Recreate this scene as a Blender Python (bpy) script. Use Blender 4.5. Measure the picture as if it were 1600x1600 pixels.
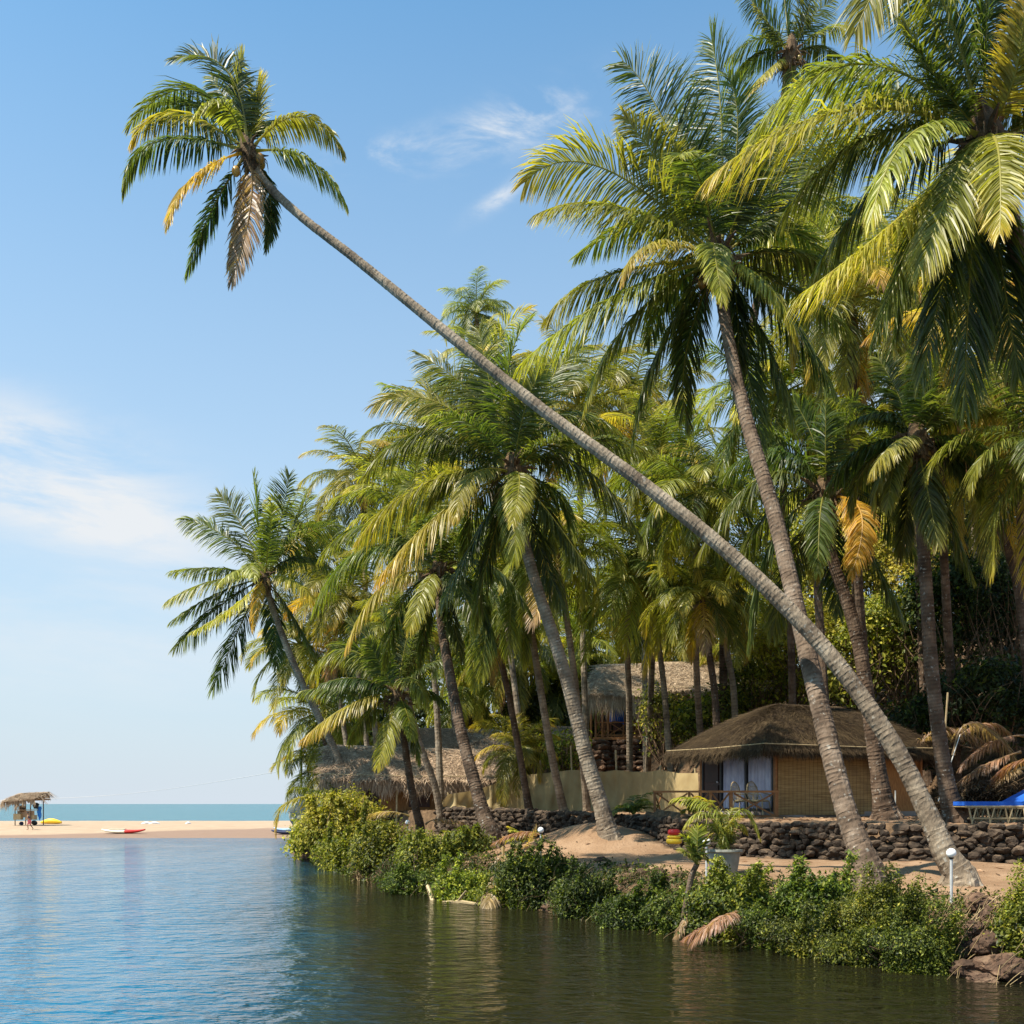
import bpy, math, random
import numpy as np
from mathutils import Vector, noise as mnoise
for o in list(bpy.data.objects): bpy.data.objects.remove(o)
S = bpy.context.scene
COL = S.collection
random.seed(7)
# ------------------------------------------------------------------ camera, world, sun, exposure
H = 2.44            # eye height above the water
F = 1600.0          # focal length in photograph pixels (photograph is 1600 wide)
HOR = 1256.0        # horizon row
cam = bpy.data.cameras.new('camera'); camo = bpy.data.objects.new('camera', cam); COL.objects.link(camo)
camo.location = (0, 0, H); camo.rotation_euler = (math.radians(90), 0, 0)
cam.sensor_width = 36; cam.lens = 36.0; cam.shift_y = (HOR - 800) / 1600.0
cam.clip_start = 0.1; cam.clip_end = 20000
S.camera = camo
SUN = Vector((-0.50, -0.22, 0.84)).normalized()
sl = bpy.data.lights.new('sun', 'SUN'); sl.energy = 5.0; sl.angle = math.radians(0.5); sl.color = (1.0, 0.91, 0.75)
so = bpy.data.objects.new('sun', sl); COL.objects.link(so); so.location = (-30, -10, 40)
so.rotation_euler = SUN.to_track_quat('Z', 'Y').to_euler()
W = bpy.data.worlds.new('World'); S.world = W; W.use_nodes = True
wn = W.node_tree; wn.nodes.clear()
def N(nt, t, **k):
    n = nt.nodes.new(t)
    for a, b in k.items():
        if a.startswith('i_'):
            key = a[2:]
            n.inputs[int(key) if key.isdigit() else key.replace('_', ' ')].default_value = b
        else: setattr(n, a, b)
    return n
def L(nt, a, b): nt.links.new(a, b)
def mathn(nt, op, a, b=None, c=None, clamp=False):
    n = nt.nodes.new('ShaderNodeMath'); n.operation = op; n.use_clamp = clamp
    for i, x in enumerate((a, b, c)):
        if x is None: continue
        if isinstance(x, (int, float)): n.inputs[i].default_value = x
        else: nt.links.new(x, n.inputs[i])
    return n.outputs[0]
def mixc(nt, fac, a, b, mode='MIX'):
    n = nt.nodes.new('ShaderNodeMix'); n.data_type = 'RGBA'; n.blend_type = mode; n.clamp_factor = True
    for s, x in ((n.inputs['Factor'], fac), (n.inputs['A'], a), (n.inputs['B'], b)):
        if isinstance(x, (int, float)): s.default_value = x
        elif isinstance(x, (tuple, list)): s.default_value = tuple(x) + ((1,) if len(x) == 3 else ())
        else: nt.links.new(x, s)
    return n.outputs['Result']
def maprange(nt, v, a, b, c=0.0, d=1.0, smooth=True):
    n = nt.nodes.new('ShaderNodeMapRange'); n.interpolation_type = 'SMOOTHSTEP' if smooth else 'LINEAR'
    nt.links.new(v, n.inputs['Value'])
    n.inputs['From Min'].default_value = a; n.inputs['From Max'].default_value = b
    n.inputs['To Min'].default_value = c; n.inputs['To Max'].default_value = d
    return n.outputs['Result']
sky = N(wn, 'ShaderNodeTexSky', sky_type='NISHITA', sun_disc=False)
sky.sun_elevation = math.asin(SUN.z); sky.sun_rotation = math.atan2(SUN.x, SUN.y)
sky.altitude = 0; sky.air_density = 1.0; sky.dust_density = 0.9; sky.ozone_density = 2.2
tc = N(wn, 'ShaderNodeTexCoord')
sep = N(wn, 'ShaderNodeSeparateXYZ'); L(wn, tc.outputs['Generated'], sep.inputs[0])
def blob(u, v, w, h, ang=0.0):
    """soft mask round a direction of the sky (angles measured as slopes x/y and z/y)"""
    yy = mathn(wn, 'MAXIMUM', sep.outputs['Y'], 0.05)
    a = mathn(wn, 'SUBTRACT', mathn(wn, 'DIVIDE', sep.outputs['X'], yy), (u - 800) / F)
    b = mathn(wn, 'SUBTRACT', mathn(wn, 'DIVIDE', sep.outputs['Z'], yy), (HOR - v) / F)
    c, s = math.cos(ang), math.sin(ang)
    p = mathn(wn, 'DIVIDE', mathn(wn, 'ADD', mathn(wn, 'MULTIPLY', a, c), mathn(wn, 'MULTIPLY', b, s)), w / F)
    q = mathn(wn, 'DIVIDE', mathn(wn, 'SUBTRACT', mathn(wn, 'MULTIPLY', b, c), mathn(wn, 'MULTIPLY', a, s)), h / F)
    d = mathn(wn, 'ADD', mathn(wn, 'MULTIPLY', p, p), mathn(wn, 'MULTIPLY', q, q))
    return mathn(wn, 'POWER', 2.718, mathn(wn, 'MULTIPLY', d, -1.0))
def cloudnoise(scale, stretch, ang, lo, hi, seed):
    m = N(wn, 'ShaderNodeMapping'); L(wn, tc.outputs['Generated'], m.inputs['Vector'])
    m.inputs['Rotation'].default_value = (0, ang, 0); m.inputs['Scale'].default_value = (1, 1, stretch); m.inputs['Location'].default_value = (seed, 0, 0)
    n = N(wn, 'ShaderNodeTexNoise'); n.inputs['Scale'].default_value = scale; n.inputs['Detail'].default_value = 9; n.inputs['Roughness'].default_value = 0.62
    n.inputs['Distortion'].default_value = 0.35
    L(wn, m.outputs[0], n.inputs['Vector'])
    return maprange(wn, n.outputs['Fac'], lo, hi)
c1 = mathn(wn, 'MULTIPLY', cloudnoise(9, 3.0, 0.35, 0.40, 0.74, 3.1),
           mathn(wn, 'ADD', blob(800, 195, 120, 38, 0.35), mathn(wn, 'MULTIPLY', blob(600, 240, 90, 26, 0.1), 0.7)))
c1b = mathn(wn, 'MULTIPLY', cloudnoise(16, 2.5, 0.6, 0.35, 0.65, 1.2), blob(782, 308, 46, 13, 0.6))
c2 = mathn(wn, 'MULTIPLY', cloudnoise(6.5, 3.6, -0.3, 0.30, 0.62, 7.7), mathn(wn, 'ADD', blob(40, 700, 190, 70, -0.3), blob(130, 800, 230, 60, -0.25), clamp=True))
c3 = mathn(wn, 'MULTIPLY', cloudnoise(3.5, 4.0, -0.1, 0.3, 0.75, 2.7), blob(160, 960, 560, 130, -0.05))
c4 = mathn(wn, 'MULTIPLY', cloudnoise(6, 1.5, 0, 0.3, 0.6, 9.7), blob(1340, 560, 130, 110, 0))
cl = mathn(wn, 'ADD', mathn(wn, 'ADD', mathn(wn, 'MULTIPLY', c1, 2.0), mathn(wn, 'MULTIPLY', c1b, 0.8)),
           mathn(wn, 'ADD', mathn(wn, 'ADD', mathn(wn, 'MULTIPLY', c2, 1.1), mathn(wn, 'MULTIPLY', c3, 0.75)), mathn(wn, 'MULTIPLY', c4, 0.8)), clamp=True)
SKYS = 0.081
tint = mixc(wn, 1.0, sky.outputs[0], (0.74, 1.44, 1.56), 'MULTIPLY')
hz = maprange(wn, sep.outputs['Z'], 0.0, 0.70, 1.0, 0.0, False)
veil = mixc(wn, hz, tint, (4.5, 5.05, 5.6))
skyc = mixc(wn, cl, veil, (5.5, 5.75, 6.0))
bg = N(wn, 'ShaderNodeBackground'); bg.inputs['Strength'].default_value = SKYS
L(wn, skyc, bg.inputs['Color'])
wo = N(wn, 'ShaderNodeOutputWorld'); L(wn, bg.outputs[0], wo.inputs['Surface'])
S.view_settings.view_transform = 'Standard'; S.view_settings.look = 'None'
S.view_settings.gamma = 1; S.view_settings.exposure = 0.9; S.view_settings.use_curve_mapping = False
S.render.engine = 'CYCLES'
S.cycles.max_bounces = 8; S.cycles.diffuse_bounces = 3; S.cycles.transmission_bounces = 5; S.cycles.transparent_max_bounces = 6

# ------------------------------------------------------------------ helpers
def P(u, v, Y):
    return np.array([(u - 800) * Y / F, Y, H + (HOR - v) * Y / F])
def tag(o, label=None, cat=None, group=None, kind=None):
    if label: o['label'] = label
    if cat: o['category'] = cat
    if group: o['group'] = group
    if kind: o['kind'] = kind
    return o
ORG = {}
def empty(name, loc, label, cat, group=None):
    o = bpy.data.objects.new(name, None); COL.objects.link(o); o.location = [float(x) for x in loc]
    o.empty_display_size = 0.2
    ORG[o.name] = np.array([float(x) for x in loc])
    return tag(o, label, cat, group)
def mesh_data(name, verts, faces, mat, attr=None, smooth=False):
    me = bpy.data.meshes.new(name)
    me.from_pydata(np.asarray(verts, dtype=float).tolist(), [], faces)
    if attr is not None:
        a = me.color_attributes.new('data', 'FLOAT_COLOR', 'POINT')
        arr = np.ones((len(verts), 4), dtype=np.float32); arr[:, :3] = attr
        a.data.foreach_set('color', arr.ravel())
    if smooth: me.polygons.foreach_set('use_smooth', [True] * len(me.polygons))
    me.materials.append(mat); me.update()
    return me
def link(name, me, parent=None, loc=None):
    o = bpy.data.objects.new(name, me); COL.objects.link(o)
    if parent is not None: o.parent = parent
    if loc is not None: o.location = [float(x) for x in loc]
    return o
class MB:
    """collects shapes in world coordinates; build() links them as ONE mesh object"""
    def __init__(s): s.v = []; s.f = []; s.a = []; s.n = 0
    def add(s, v, f, a=None):
        v = np.asarray(v, dtype=float).reshape(-1, 3)
        if isinstance(f, np.ndarray): f = f.tolist()
        n = s.n
        s.f.extend([[i + n for i in q] for q in f]); s.v.append(v)
        if a is None: a = (0.5, random.random(), 0)
        a = np.asarray(a, dtype=float)
        s.a.append(np.tile(a, (len(v), 1)) if a.ndim == 1 else a); s.n += len(v)
        return s
    def box(s, c, size, rz=0.0, ax=None, a=None, taper=1.0):
        c = np.asarray(c, float); x, y, z = np.asarray(size, float) / 2
        if ax is None:
            ex = np.array([math.cos(rz), math.sin(rz), 0]); ey = np.array([-math.sin(rz), math.cos(rz), 0]); ez = np.array([0, 0, 1.])
        else: ex, ey, ez = ax
        b = min(x, y, z) * 0.18
        vs = []
        for k, sz in enumerate((-1, 1)):
            t = taper if k else 1
            for sx, sy in ((-1, -1), (1, -1), (1, 1), (-1, 1)):
                vs.append(c + ex * sx * x * t + ey * sy * y * t + ez * sz * z)
        return s.add(vs, [[0, 3, 2, 1], [4, 5, 6, 7], [0, 1, 5, 4], [1, 2, 6, 5], [2, 3, 7, 6], [3, 0, 4, 7]], a)
    def bar(s, p, q, w, h=None, a=None):
        p = np.asarray(p, float); q = np.asarray(q, float); d = q - p; l = np.linalg.norm(d); ex = d / l
        up = np.array([0, 0, 1.]) if abs(ex[2]) < .9 else np.array([0, 1., 0])
        ey = np.cross(up, ex); ey /= np.linalg.norm(ey); ez = np.cross(ex, ey)
        return s.box((p + q) / 2, (l, w, h or w), ax=(ex, ey, ez), a=a)
    def tube(s, path, rad, n=8, cap=True, a=None):
        path = np.asarray(path, float); K = len(path); rad = np.ones(K) * rad if np.isscalar(rad) else np.asarray(rad, float)
        T = np.gradient(path, axis=0); T /= np.linalg.norm(T, axis=1)[:, None] + 1e-9
        ref = np.array([0, 1., 0]) if abs(T[0][1]) < .8 else np.array([1., 0, 0])
        A = np.cross(T, ref); A /= np.linalg.norm(A, axis=1)[:, None] + 1e-9
        B = np.cross(T, A)
        th = np.linspace(0, 2 * math.pi, n, endpoint=False)
        v = path[:, None, :] + rad[:, None, None] * (np.cos(th)[None, :, None] * A[:, None, :] + np.sin(th)[None, :, None] * B[:, None, :])
        f = [[i * n + j, i * n + (j + 1) % n, (i + 1) * n + (j + 1) % n, (i + 1) * n + j] for i in range(K - 1) for j in range(n)]
        if cap: f += [list(range(n))[::-1], [(K - 1) * n + j for j in range(n)]]
        return s.add(v.reshape(-1, 3), f, a)
    def lathe(s, c, prof, n=24, a=None):
        c = np.asarray(c, float)
        th = np.linspace(0, 2 * math.pi, n, endpoint=False)
        v = [c + np.array([r * math.cos(t), r * math.sin(t), z]) for r, z in prof for t in th]
        K = len(prof)
        f = [[i * n + j, i * n + (j + 1) % n, (i + 1) * n + (j + 1) % n, (i + 1) * n + j] for i in range(K - 1) for j in range(n)]
        f += [list(range(n))[::-1], [(K - 1) * n + j for j in range(n)]]
        return s.add(v, f, a)
    def sphere(s, c, r, n=16, a=None):
        r = np.ones(3) * r if np.isscalar(r) else np.asarray(r, float)
        m = n // 2
        v = []
        for i in range(m + 1):
            ph = math.pi * i / m
            for j in range(n):
                t = 2 * math.pi * j / n
                v.append(np.asarray(c, float) + r * np.array([math.sin(ph) * math.cos(t), math.sin(ph) * math.sin(t), math.cos(ph)]))
        f = [[i * n + j, (i + 1) * n + j, (i + 1) * n + (j + 1) % n, i * n + (j + 1) % n] for i in range(m) for j in range(n)]
        return s.add(v, f, a)
    def build(s, name, mat, parent=None, base=None, smooth=False, label=None, cat=None, group=None, kind=None):
        v = np.concatenate(s.v); at = np.concatenate(s.a)
        if parent is not None:
            org = ORG[parent.name]; v = v - org
            me = mesh_data(name, v, s.f, mat, at, smooth); o = link(name, me, parent); ORG[o.name] = org
        else:
            if base is None:
                base = np.array([(v[:, 0].min() + v[:, 0].max()) / 2, (v[:, 1].min() + v[:, 1].max()) / 2, v[:, 2].min()])
            base = np.asarray(base, float)
            me = mesh_data(name, v - base, s.f, mat, at, smooth); o = link(name, me, None, base); ORG[o.name] = base
        return tag(o, label, cat, group, kind)

# ------------------------------------------------------------------ materials
def newmat(name):
    m = bpy.data.materials.new(name); m.use_nodes = True; nt = m.node_tree; nt.nodes.clear()
    out = nt.nodes.new('ShaderNodeOutputMaterial')
    return m, nt, out
def attrs(nt):
    a = N(nt, 'ShaderNodeAttribute', attribute_name='data'); s = N(nt, 'ShaderNodeSeparateColor'); L(nt, a.outputs['Color'], s.inputs[0])
    return s.outputs
def ramp(nt, fac, stops):
    r = nt.nodes.new('ShaderNodeValToRGB'); e = r.color_ramp.elements
    while len(e) < len(stops): e.new(0.5)
    for el, (p, c) in zip(e, stops): el.position = p; el.color = tuple(c) + (1,)
    nt.links.new(fac, r.inputs[0]); return r.outputs[0]
def noisen(nt, scale, detail=4, rough=.55, coord='Object', stretch=None, dist=0.0):
    t = N(nt, 'ShaderNodeTexCoord') if coord != 'World' else N(nt, 'ShaderNodeNewGeometry')
    v = t.outputs[coord] if coord != 'World' else t.outputs['Position']
    if stretch:
        m = N(nt, 'ShaderNodeMapping'); L(nt, v, m.inputs['Vector']); m.inputs['Scale'].default_value = stretch; v = m.outputs[0]
    n = N(nt, 'ShaderNodeTexNoise'); n.inputs['Scale'].default_value = scale; n.inputs['Detail'].default_value = detail; n.inputs['Roughness'].default_value = rough
    n.inputs['Distortion'].default_value = dist
    L(nt, v, n.inputs['Vector']); return n.outputs['Fac']
def bump(nt, h, strength=.5, dist=.02):
    b = N(nt, 'ShaderNodeBump'); b.inputs['Strength'].default_value = strength; b.inputs['Distance'].default_value = dist
    L(nt, h, b.inputs['Height']); return b.outputs[0]
def surf(name, stops, scale=6, rough=.8, bumps=.4, bdist=.02, detail=6, coord='Object', stretch=None, rnd=0.25, spec=.3, metal=0.0):
    """mottled procedural surface: noise through a ramp, with per-piece brightness from the data attribute"""
    m, nt, out = newmat(name)
    f = noisen(nt, scale, detail, coord=coord, stretch=stretch)
    c = ramp(nt, f, stops)
    s = attrs(nt)
    val = maprange(nt, s[1], 0, 1, 1 - rnd, 1 + rnd, False)
    hsv = N(nt, 'ShaderNodeHueSaturation'); L(nt, c, hsv.inputs['Color']); L(nt, val, hsv.inputs['Value'])
    p = N(nt, 'ShaderNodeBsdfPrincipled'); L(nt, hsv.outputs[0], p.inputs['Base Color'])
    p.inputs['Roughness'].default_value = rough; p.inputs['Specular IOR Level'].default_value = spec; p.inputs['Metallic'].default_value = metal
    if 'stone' in name:    # dust settled on whatever faces up, chips of paler rock
        gn = N(nt, 'ShaderNodeNewGeometry'); sz = N(nt, 'ShaderNodeSeparateXYZ'); L(nt, gn.outputs['Normal'], sz.inputs[0])
        dn_ = mathn(nt, 'MULTIPLY', maprange(nt, sz.outputs['Z'], .45, .95, 0, .55), maprange(nt, noisen(nt, 4, 4), .4, .6))
        L(nt, mixc(nt, dn_, hsv.outputs[0], (.20, .135, .085)), p.inputs['Base Color'])
    if bumps:
        f2 = noisen(nt, scale * 3, 6, coord=coord, stretch=stretch)
        L(nt, bump(nt, f2, bumps, bdist), p.inputs['Normal'])
    L(nt, p.outputs[0], out.inputs[0]); return m
def leafmat(name, stops, trans=0.35, tcol=(1.9, 2.0, 0.7), rough=.42, spec=.5, var=.35, huev=.03):
    m, nt, out = newmat(name)
    s = attrs(nt)
    oi = N(nt, 'ShaderNodeObjectInfo')
    c = ramp(nt, s[0], stops)
    val = maprange(nt, s[1], 0, 1, 1 - var, 1 + var, False)
    hsv = N(nt, 'ShaderNodeHueSaturation'); L(nt, c, hsv.inputs['Color']); L(nt, val, hsv.inputs['Value'])
    L(nt, maprange(nt, oi.outputs['Random'], 0, 1, .5 - huev, .5 + huev * .6, False), hsv.inputs['Hue'])
    col = mixc(nt, s[2], hsv.outputs[0], (0.34, 0.30, 0.06))
    p = N(nt, 'ShaderNodeBsdfPrincipled'); L(nt, col, p.inputs['Base Color']); p.inputs['Roughness'].default_value = rough
    p.inputs['Specular IOR Level'].default_value = spec
    t = N(nt, 'ShaderNodeBsdfTranslucent'); L(nt, mixc(nt, 1.0, col, tcol, 'MULTIPLY'), t.inputs['Color'])
    mx = N(nt, 'ShaderNodeMixShader'); mx.inputs[0].default_value = trans
    L(nt, p.outputs[0], mx.inputs[1]); L(nt, t.outputs[0], mx.inputs[2]); L(nt, mx.outputs[0], out.inputs[0])
    return m
M = {}
PALMST = [(0.0, (0.024, 0.050, 0.017)), (0.2, (0.115, 0.138, 0.026)), (0.42, (0.33, 0.31, 0.048)), (0.62, (0.50, 0.36, 0.035)), (0.8, (0.36, 0.23, 0.12)), (1.0, (0.26, 0.185, 0.125))]
M['palm'] = leafmat('palm_leaf', PALMST, .42, (1.8, 1.9, .7), .42, .45)
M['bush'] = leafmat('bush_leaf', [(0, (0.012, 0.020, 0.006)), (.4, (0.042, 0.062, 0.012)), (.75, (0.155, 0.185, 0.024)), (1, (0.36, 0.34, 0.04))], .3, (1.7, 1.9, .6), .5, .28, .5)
M['dry'] = leafmat('dry_leaf', [(0, (0.16, 0.10, 0.06)), (.5, (0.30, 0.19, 0.10)), (1, (0.42, 0.30, 0.18))], .2, (1, 1, 1), .7, .2)
M['straw'] = leafmat('thatch_straw', [(0, (0.17, 0.115, 0.075)), (.5, (0.36, 0.26, 0.17)), (1, (0.56, 0.43, 0.30))], .1, (1, 1, 1), .75, .2, .4, .01)
M['straw_dark'] = leafmat('brown_thatch', [(0, (0.022, 0.014, 0.009)), (.5, (0.062, 0.040, 0.023)), (1, (0.14, 0.095, 0.05))], .1, (1, 1, 1), .75, .2, .4, .01)  # brown thatch, with the shade lying on the hut roof darkened into it
M['wood'] = surf('varnished_wood', [(0.3, (0.20, 0.085, 0.03)), (.7, (0.34, 0.15, 0.05))], 5, .5, .2, .005, stretch=(1, 1, 8))
M['darkwood'] = surf('dark_wood', [(0.3, (0.025, 0.012, 0.010)), (.7, (0.06, 0.025, 0.018))], 5, .5, .2, .005)
M['orange'] = surf('orange_mat_wall', [(0.3, (0.20, 0.09, 0.03)), (.7, (0.36, 0.18, 0.06))], 7, .7, .3, .01, stretch=(4, 4, 1))
M['pole'] = surf('bamboo_pole', [(0.3, (0.30, 0.22, 0.12)), (.7, (0.46, 0.36, 0.2))], 8, .6, .2, .005)
M['laterite'] = surf('laterite_stone', [(0.2, (0.022, 0.014, 0.010)), (.5, (0.095, 0.055, 0.035)), (.8, (0.20, 0.12, 0.072))], 5, .95, 1.0, .05, rnd=.45)
M['laterite_dark'] = surf('dark_basalt_stone', [(0.2, (0.014, 0.010, 0.007)), (.55, (0.048, 0.034, 0.024)), (.85, (0.11, 0.08, 0.055))], 5, .95, 1.0, .05, rnd=.5)
M['concrete'] = surf('grey_concrete', [(0.25, (0.20, 0.20, 0.17)), (.75, (0.36, 0.36, 0.31))], 6, .9, .4, .01)
M['plinth'] = surf('plinth_plaster', [(0.25, (0.16, 0.13, 0.11)), (.75, (0.32, 0.28, 0.25))], 3, .9, .4, .01)
M['white'] = surf('white_globe', [(0.3, (0.80, 0.80, 0.80)), (.7, (0.86, 0.86, 0.86))], 4, .25, 0, rnd=.02, spec=.5)
M['metal'] = surf('grey_post', [(0.3, (0.35, 0.36, 0.37)), (.7, (0.5, 0.5, 0.5))], 8, .5, .1, .003, rnd=.05)
M['black'] = surf('black_frame', [(0.3, (0.012, 0.012, 0.014)), (.7, (0.03, 0.03, 0.03))], 8, .5, 0, rnd=.1)
M['curtain'] = surf('white_curtain', [(0.3, (0.50, 0.49, 0.60)), (.7, (0.68, 0.67, 0.76))], 3, .8, .1, .01, rnd=.1)
M['skyblue'] = surf('bright_blue_cloth', [(0.3, (0.03, 0.20, 0.62)), (.7, (0.05, 0.28, 0.72))], 6, .7, .2, .01, rnd=.1)
M['blue'] = surf('blue_cushion', [(0.3, (0.008, 0.07, 0.38)), (.7, (0.015, 0.11, 0.50))], 6, .7, .2, .01, rnd=.1)
M['red'] = surf('red_plastic', [(0.3, (0.45, 0.02, 0.02)), (.7, (0.6, 0.04, 0.03))], 5, .4, 0, rnd=.08)
M['yellow'] = surf('yellow_plastic', [(0.3, (0.75, 0.45, 0.02)), (.7, (0.85, 0.55, 0.04))], 5, .4, 0, rnd=.08)
M['teal'] = surf('teal_plastic', [(0.3, (0.01, 0.2, 0.2)), (.7, (0.02, 0.3, 0.28))], 5, .4, 0, rnd=.08)
M['cream'] = surf('cream_plastic', [(0.3, (0.75, 0.68, 0.50)), (.7, (0.82, 0.76, 0.6))], 5, .4, 0, rnd=.05)
M['paleblue'] = surf('pale_blue_plastic', [(0.3, (0.25, 0.42, 0.7)), (.7, (0.35, 0.5, 0.75))], 5, .35, 0, rnd=.05)
M['rope'] = surf('white_rope', [(0.3, (0.6, 0.57, 0.5)), (.7, (0.75, 0.72, 0.65))], 5, .8, 0, rnd=.05)
M['skin'] = surf('skin', [(0.3, (0.30, 0.16, 0.10)), (.7, (0.36, 0.2, 0.13))], 5, .6, 0, rnd=.03)
M['pink'] = surf('pink_cloth', [(0.3, (0.65, 0.16, 0.2)), (.7, (0.75, 0.22, 0.25))], 5, .8, 0, rnd=.03)
M['navy'] = surf('navy_cloth', [(0.3, (0.03, 0.04, 0.09)), (.7, (0.05, 0.06, 0.12))], 5, .8, 0, rnd=.03)
M['coconut'] = leafmat('coconut_husk', [(0, (0.10, 0.14, 0.025)), (.5, (0.34, 0.27, 0.04)), (1, (0.42, 0.22, 0.035))], .02, (1, 1, 1), .4, .5)
M['fibre'] = surf('palm_fibre', [(0.3, (0.06, 0.035, 0.02)), (.7, (0.2, 0.13, 0.07))], 9, .95, 1, .03, rnd=.4)
def trunkmat(name, c0, c1, c2):
    m, nt, out = newmat(name)
    s = attrs(nt)
    n1 = noisen(nt, 2.2, 5); n2 = noisen(nt, 14, 5); n3 = noisen(nt, 5, 3)
    c = ramp(nt, n1, [(0.3, c0), (.5, c1), (.72, c2)])
    lich = maprange(nt, n2, .56, .66)
    lich = mathn(nt, 'MULTIPLY', lich, maprange(nt, n3, .48, .6))
    c = mixc(nt, mathn(nt, 'MULTIPLY', lich, .45), c, (.55, .54, .48))
    # ring scars: s[0] = metres along the trunk, wrapped at 0.11 m
    ring = maprange(nt, s[0], 0.0, 0.5, 0.62, 1.0)
    c = mixc(nt, maprange(nt, n3, .35, .65, .25, 1.0), c, mixc(nt, 1.0, c, N_rgb(nt, ring), 'MULTIPLY'))
    p = N(nt, 'ShaderNodeBsdfPrincipled'); L(nt, c, p.inputs['Base Color']); p.inputs['Roughness'].default_value = .9
    p.inputs['Specular IOR Level'].default_value = .2
    L(nt, bump(nt, noisen(nt, 22, 6, stretch=(1, 1, .5)), .8, .03), p.inputs['Normal'])
    L(nt, p.outputs[0], out.inputs[0]); return m
def N_rgb(nt, v):
    c = N(nt, 'ShaderNodeCombineColor')
    for i in range(3): L(nt, v, c.inputs[i])
    return c.outputs[0]
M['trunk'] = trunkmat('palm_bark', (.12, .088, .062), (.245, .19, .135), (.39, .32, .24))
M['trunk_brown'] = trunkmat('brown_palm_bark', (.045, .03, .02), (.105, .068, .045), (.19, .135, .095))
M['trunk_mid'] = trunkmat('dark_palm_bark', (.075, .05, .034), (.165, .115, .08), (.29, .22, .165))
M['stem'] = surf('woody_stem', [(0.3, (0.10, 0.06, 0.035)), (.7, (0.24, 0.16, 0.10))], 9, .9, .6, .01)
# ------------------------------------------------------------------ terrain
WATERLINE = np.array([(60, -60), (16, -10), (12, 6), (9.5, 10.5), (7.6, 13.2), (7.0, 14.0), (6.5, 14.6), (5.8, 15.9), (4.35, 17.4), (3, 19.0), (1.4, 22.3), (-.3, 24.6), (-2.2, 27.1),
                      (-4.9, 32.8), (-8.6, 43.5), (-10.8, 50), (-11.6, 57), (-10.5, 66), (-9, 76), (-6, 100), (0, 104), (30, 108), (300, 112)], float)
TERR = np.array([(40, 17), (16, 19.8), (10.75, 21.6), (8.3, 22.6), (6.1, 24.4), (4.3, 27.6), (2.2, 34.5), (-1.6, 41.5), (-4.6, 46), (-7, 52), (-7.5, 60), (-5, 72), (0, 92), (60, 100)], float)
HILL = np.array([(40, 24), (21, 29), (16.2, 34.5), (14.5, 39.5), (10.5, 42), (8.6, 47), (6.5, 51.0), (4.5, 60), (-3, 66), (-7, 73), (-4, 86), (60, 92)], float)
def sdist(px, py, line):
    """signed distance to an open polyline, positive on its right-hand (land) side"""
    best = np.full(px.shape, 1e9); sg = np.zeros(px.shape)
    for i in range(len(line) - 1):
        a, b = line[i], line[i + 1]; d = b - a; L2 = d @ d
        t = np.clip(((px - a[0]) * d[0] + (py - a[1]) * d[1]) / L2, 0, 1)
        dx = px - (a[0] + t * d[0]); dy = py - (a[1] + t * d[1]); dd = np.hypot(dx, dy)
        cr = -(d[0] * dy - d[1] * dx) / math.sqrt(L2)
        m = dd < best - 1e-9
        best = np.where(m, dd, best); sg = np.where(m, cr, sg)
    return best * np.sign(sg)
def sstep(x, a, b):
    t = np.clip((x - a) / (b - a), 0, 1); return t * t * (3 - 2 * t)
def wav(x, y, s, k=0):
    return (np.sin(x * s + 1.3 * k) * np.cos(y * s * 1.13 + 2.1 * k) + .5 * np.sin(x * s * 2.3 + y * s * 1.7 + k) + .3 * np.cos(x * s * 4.1 - y * s * 3.7 + k)) / 1.8
def height(x, y):
    x = np.asarray(x, float); y = np.asarray(y, float)
    d = sdist(x, y, WATERLINE)
    t = sdist(x, y, TERR); hh = sdist(x, y, HILL)
    z = np.where(d < 0, np.maximum(-1.6, d * .6 - .03), 0.0)
    bank = .75 * sstep(d, 0, .9) + .3 * sstep(d, .7, 2.2) + .15 * sstep(d, 2, 6) + .04 * wav(x, y, 1.1)
    z = np.where(d >= 0, bank, z)
    z = z + sstep(t, 0.05, .35) * (np.interp(y, [21, 30, 40, 60], [.78, .82, .9, 1.0])) * (d > 0)
    z = z + .75 * np.exp(-(((x - 2.3) / 1.9) ** 2 + ((y - 28.9) / 1.5) ** 2)) * (d > 0)
    hill = np.maximum(hh, 0)
    z = z + (hill * .42 + 2.0 * sstep(hill, 0, 4) + .5 * wav(x, y, .35, 2) * sstep(hill, 0, 5)) * (1 - .0 * hill) * (d > 0) * 1.0
    z = np.minimum(z, 22 + .2 * wav(x, y, .3))
    # sand bar between the lagoon and the sea
    u = 800 + x / np.maximum(y, 1) * F
    f0 = 72.3 + .25 * wav(x, y, .15) - .0 * x
    bar = np.where(y < 90, .62 * sstep(y, f0 - 1.5, f0 + 14) + .12 * sstep(y, f0 - .6, f0 + 2) - .10, .64)
    bar = bar - 3.0 * sstep(y, 108.5, 122) - 1.6 * sstep(-y, -f0 + .6, -f0 + 5)
    bar = bar + .02 * wav(x, y, .8)
    return np.maximum(z, bar)
def hz1(x, y): return float(height(np.array([x]), np.array([y]))[0])
def axis(parts):
    out = []
    for a, b, s in parts: out += list(np.arange(a, b, s))
    return np.array(out + [parts[-1][1]])
xs = axis([(-6000, -300, 950), (-300, -60, 24), (-60, -13, 1.5), (-13, 17, .22), (17, 40, .9), (40, 120, 8), (120, 6000, 980)])
ys = axis([(-60, 9, 4), (9, 48, .22), (48, 62, .5), (62, 70, 1), (70, 80, .35), (80, 125, 1.3), (125, 400, 40), (400, 12000, 1900)])
GX, GY = np.meshgrid(xs, ys)
GZ = height(GX, GY)
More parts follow.
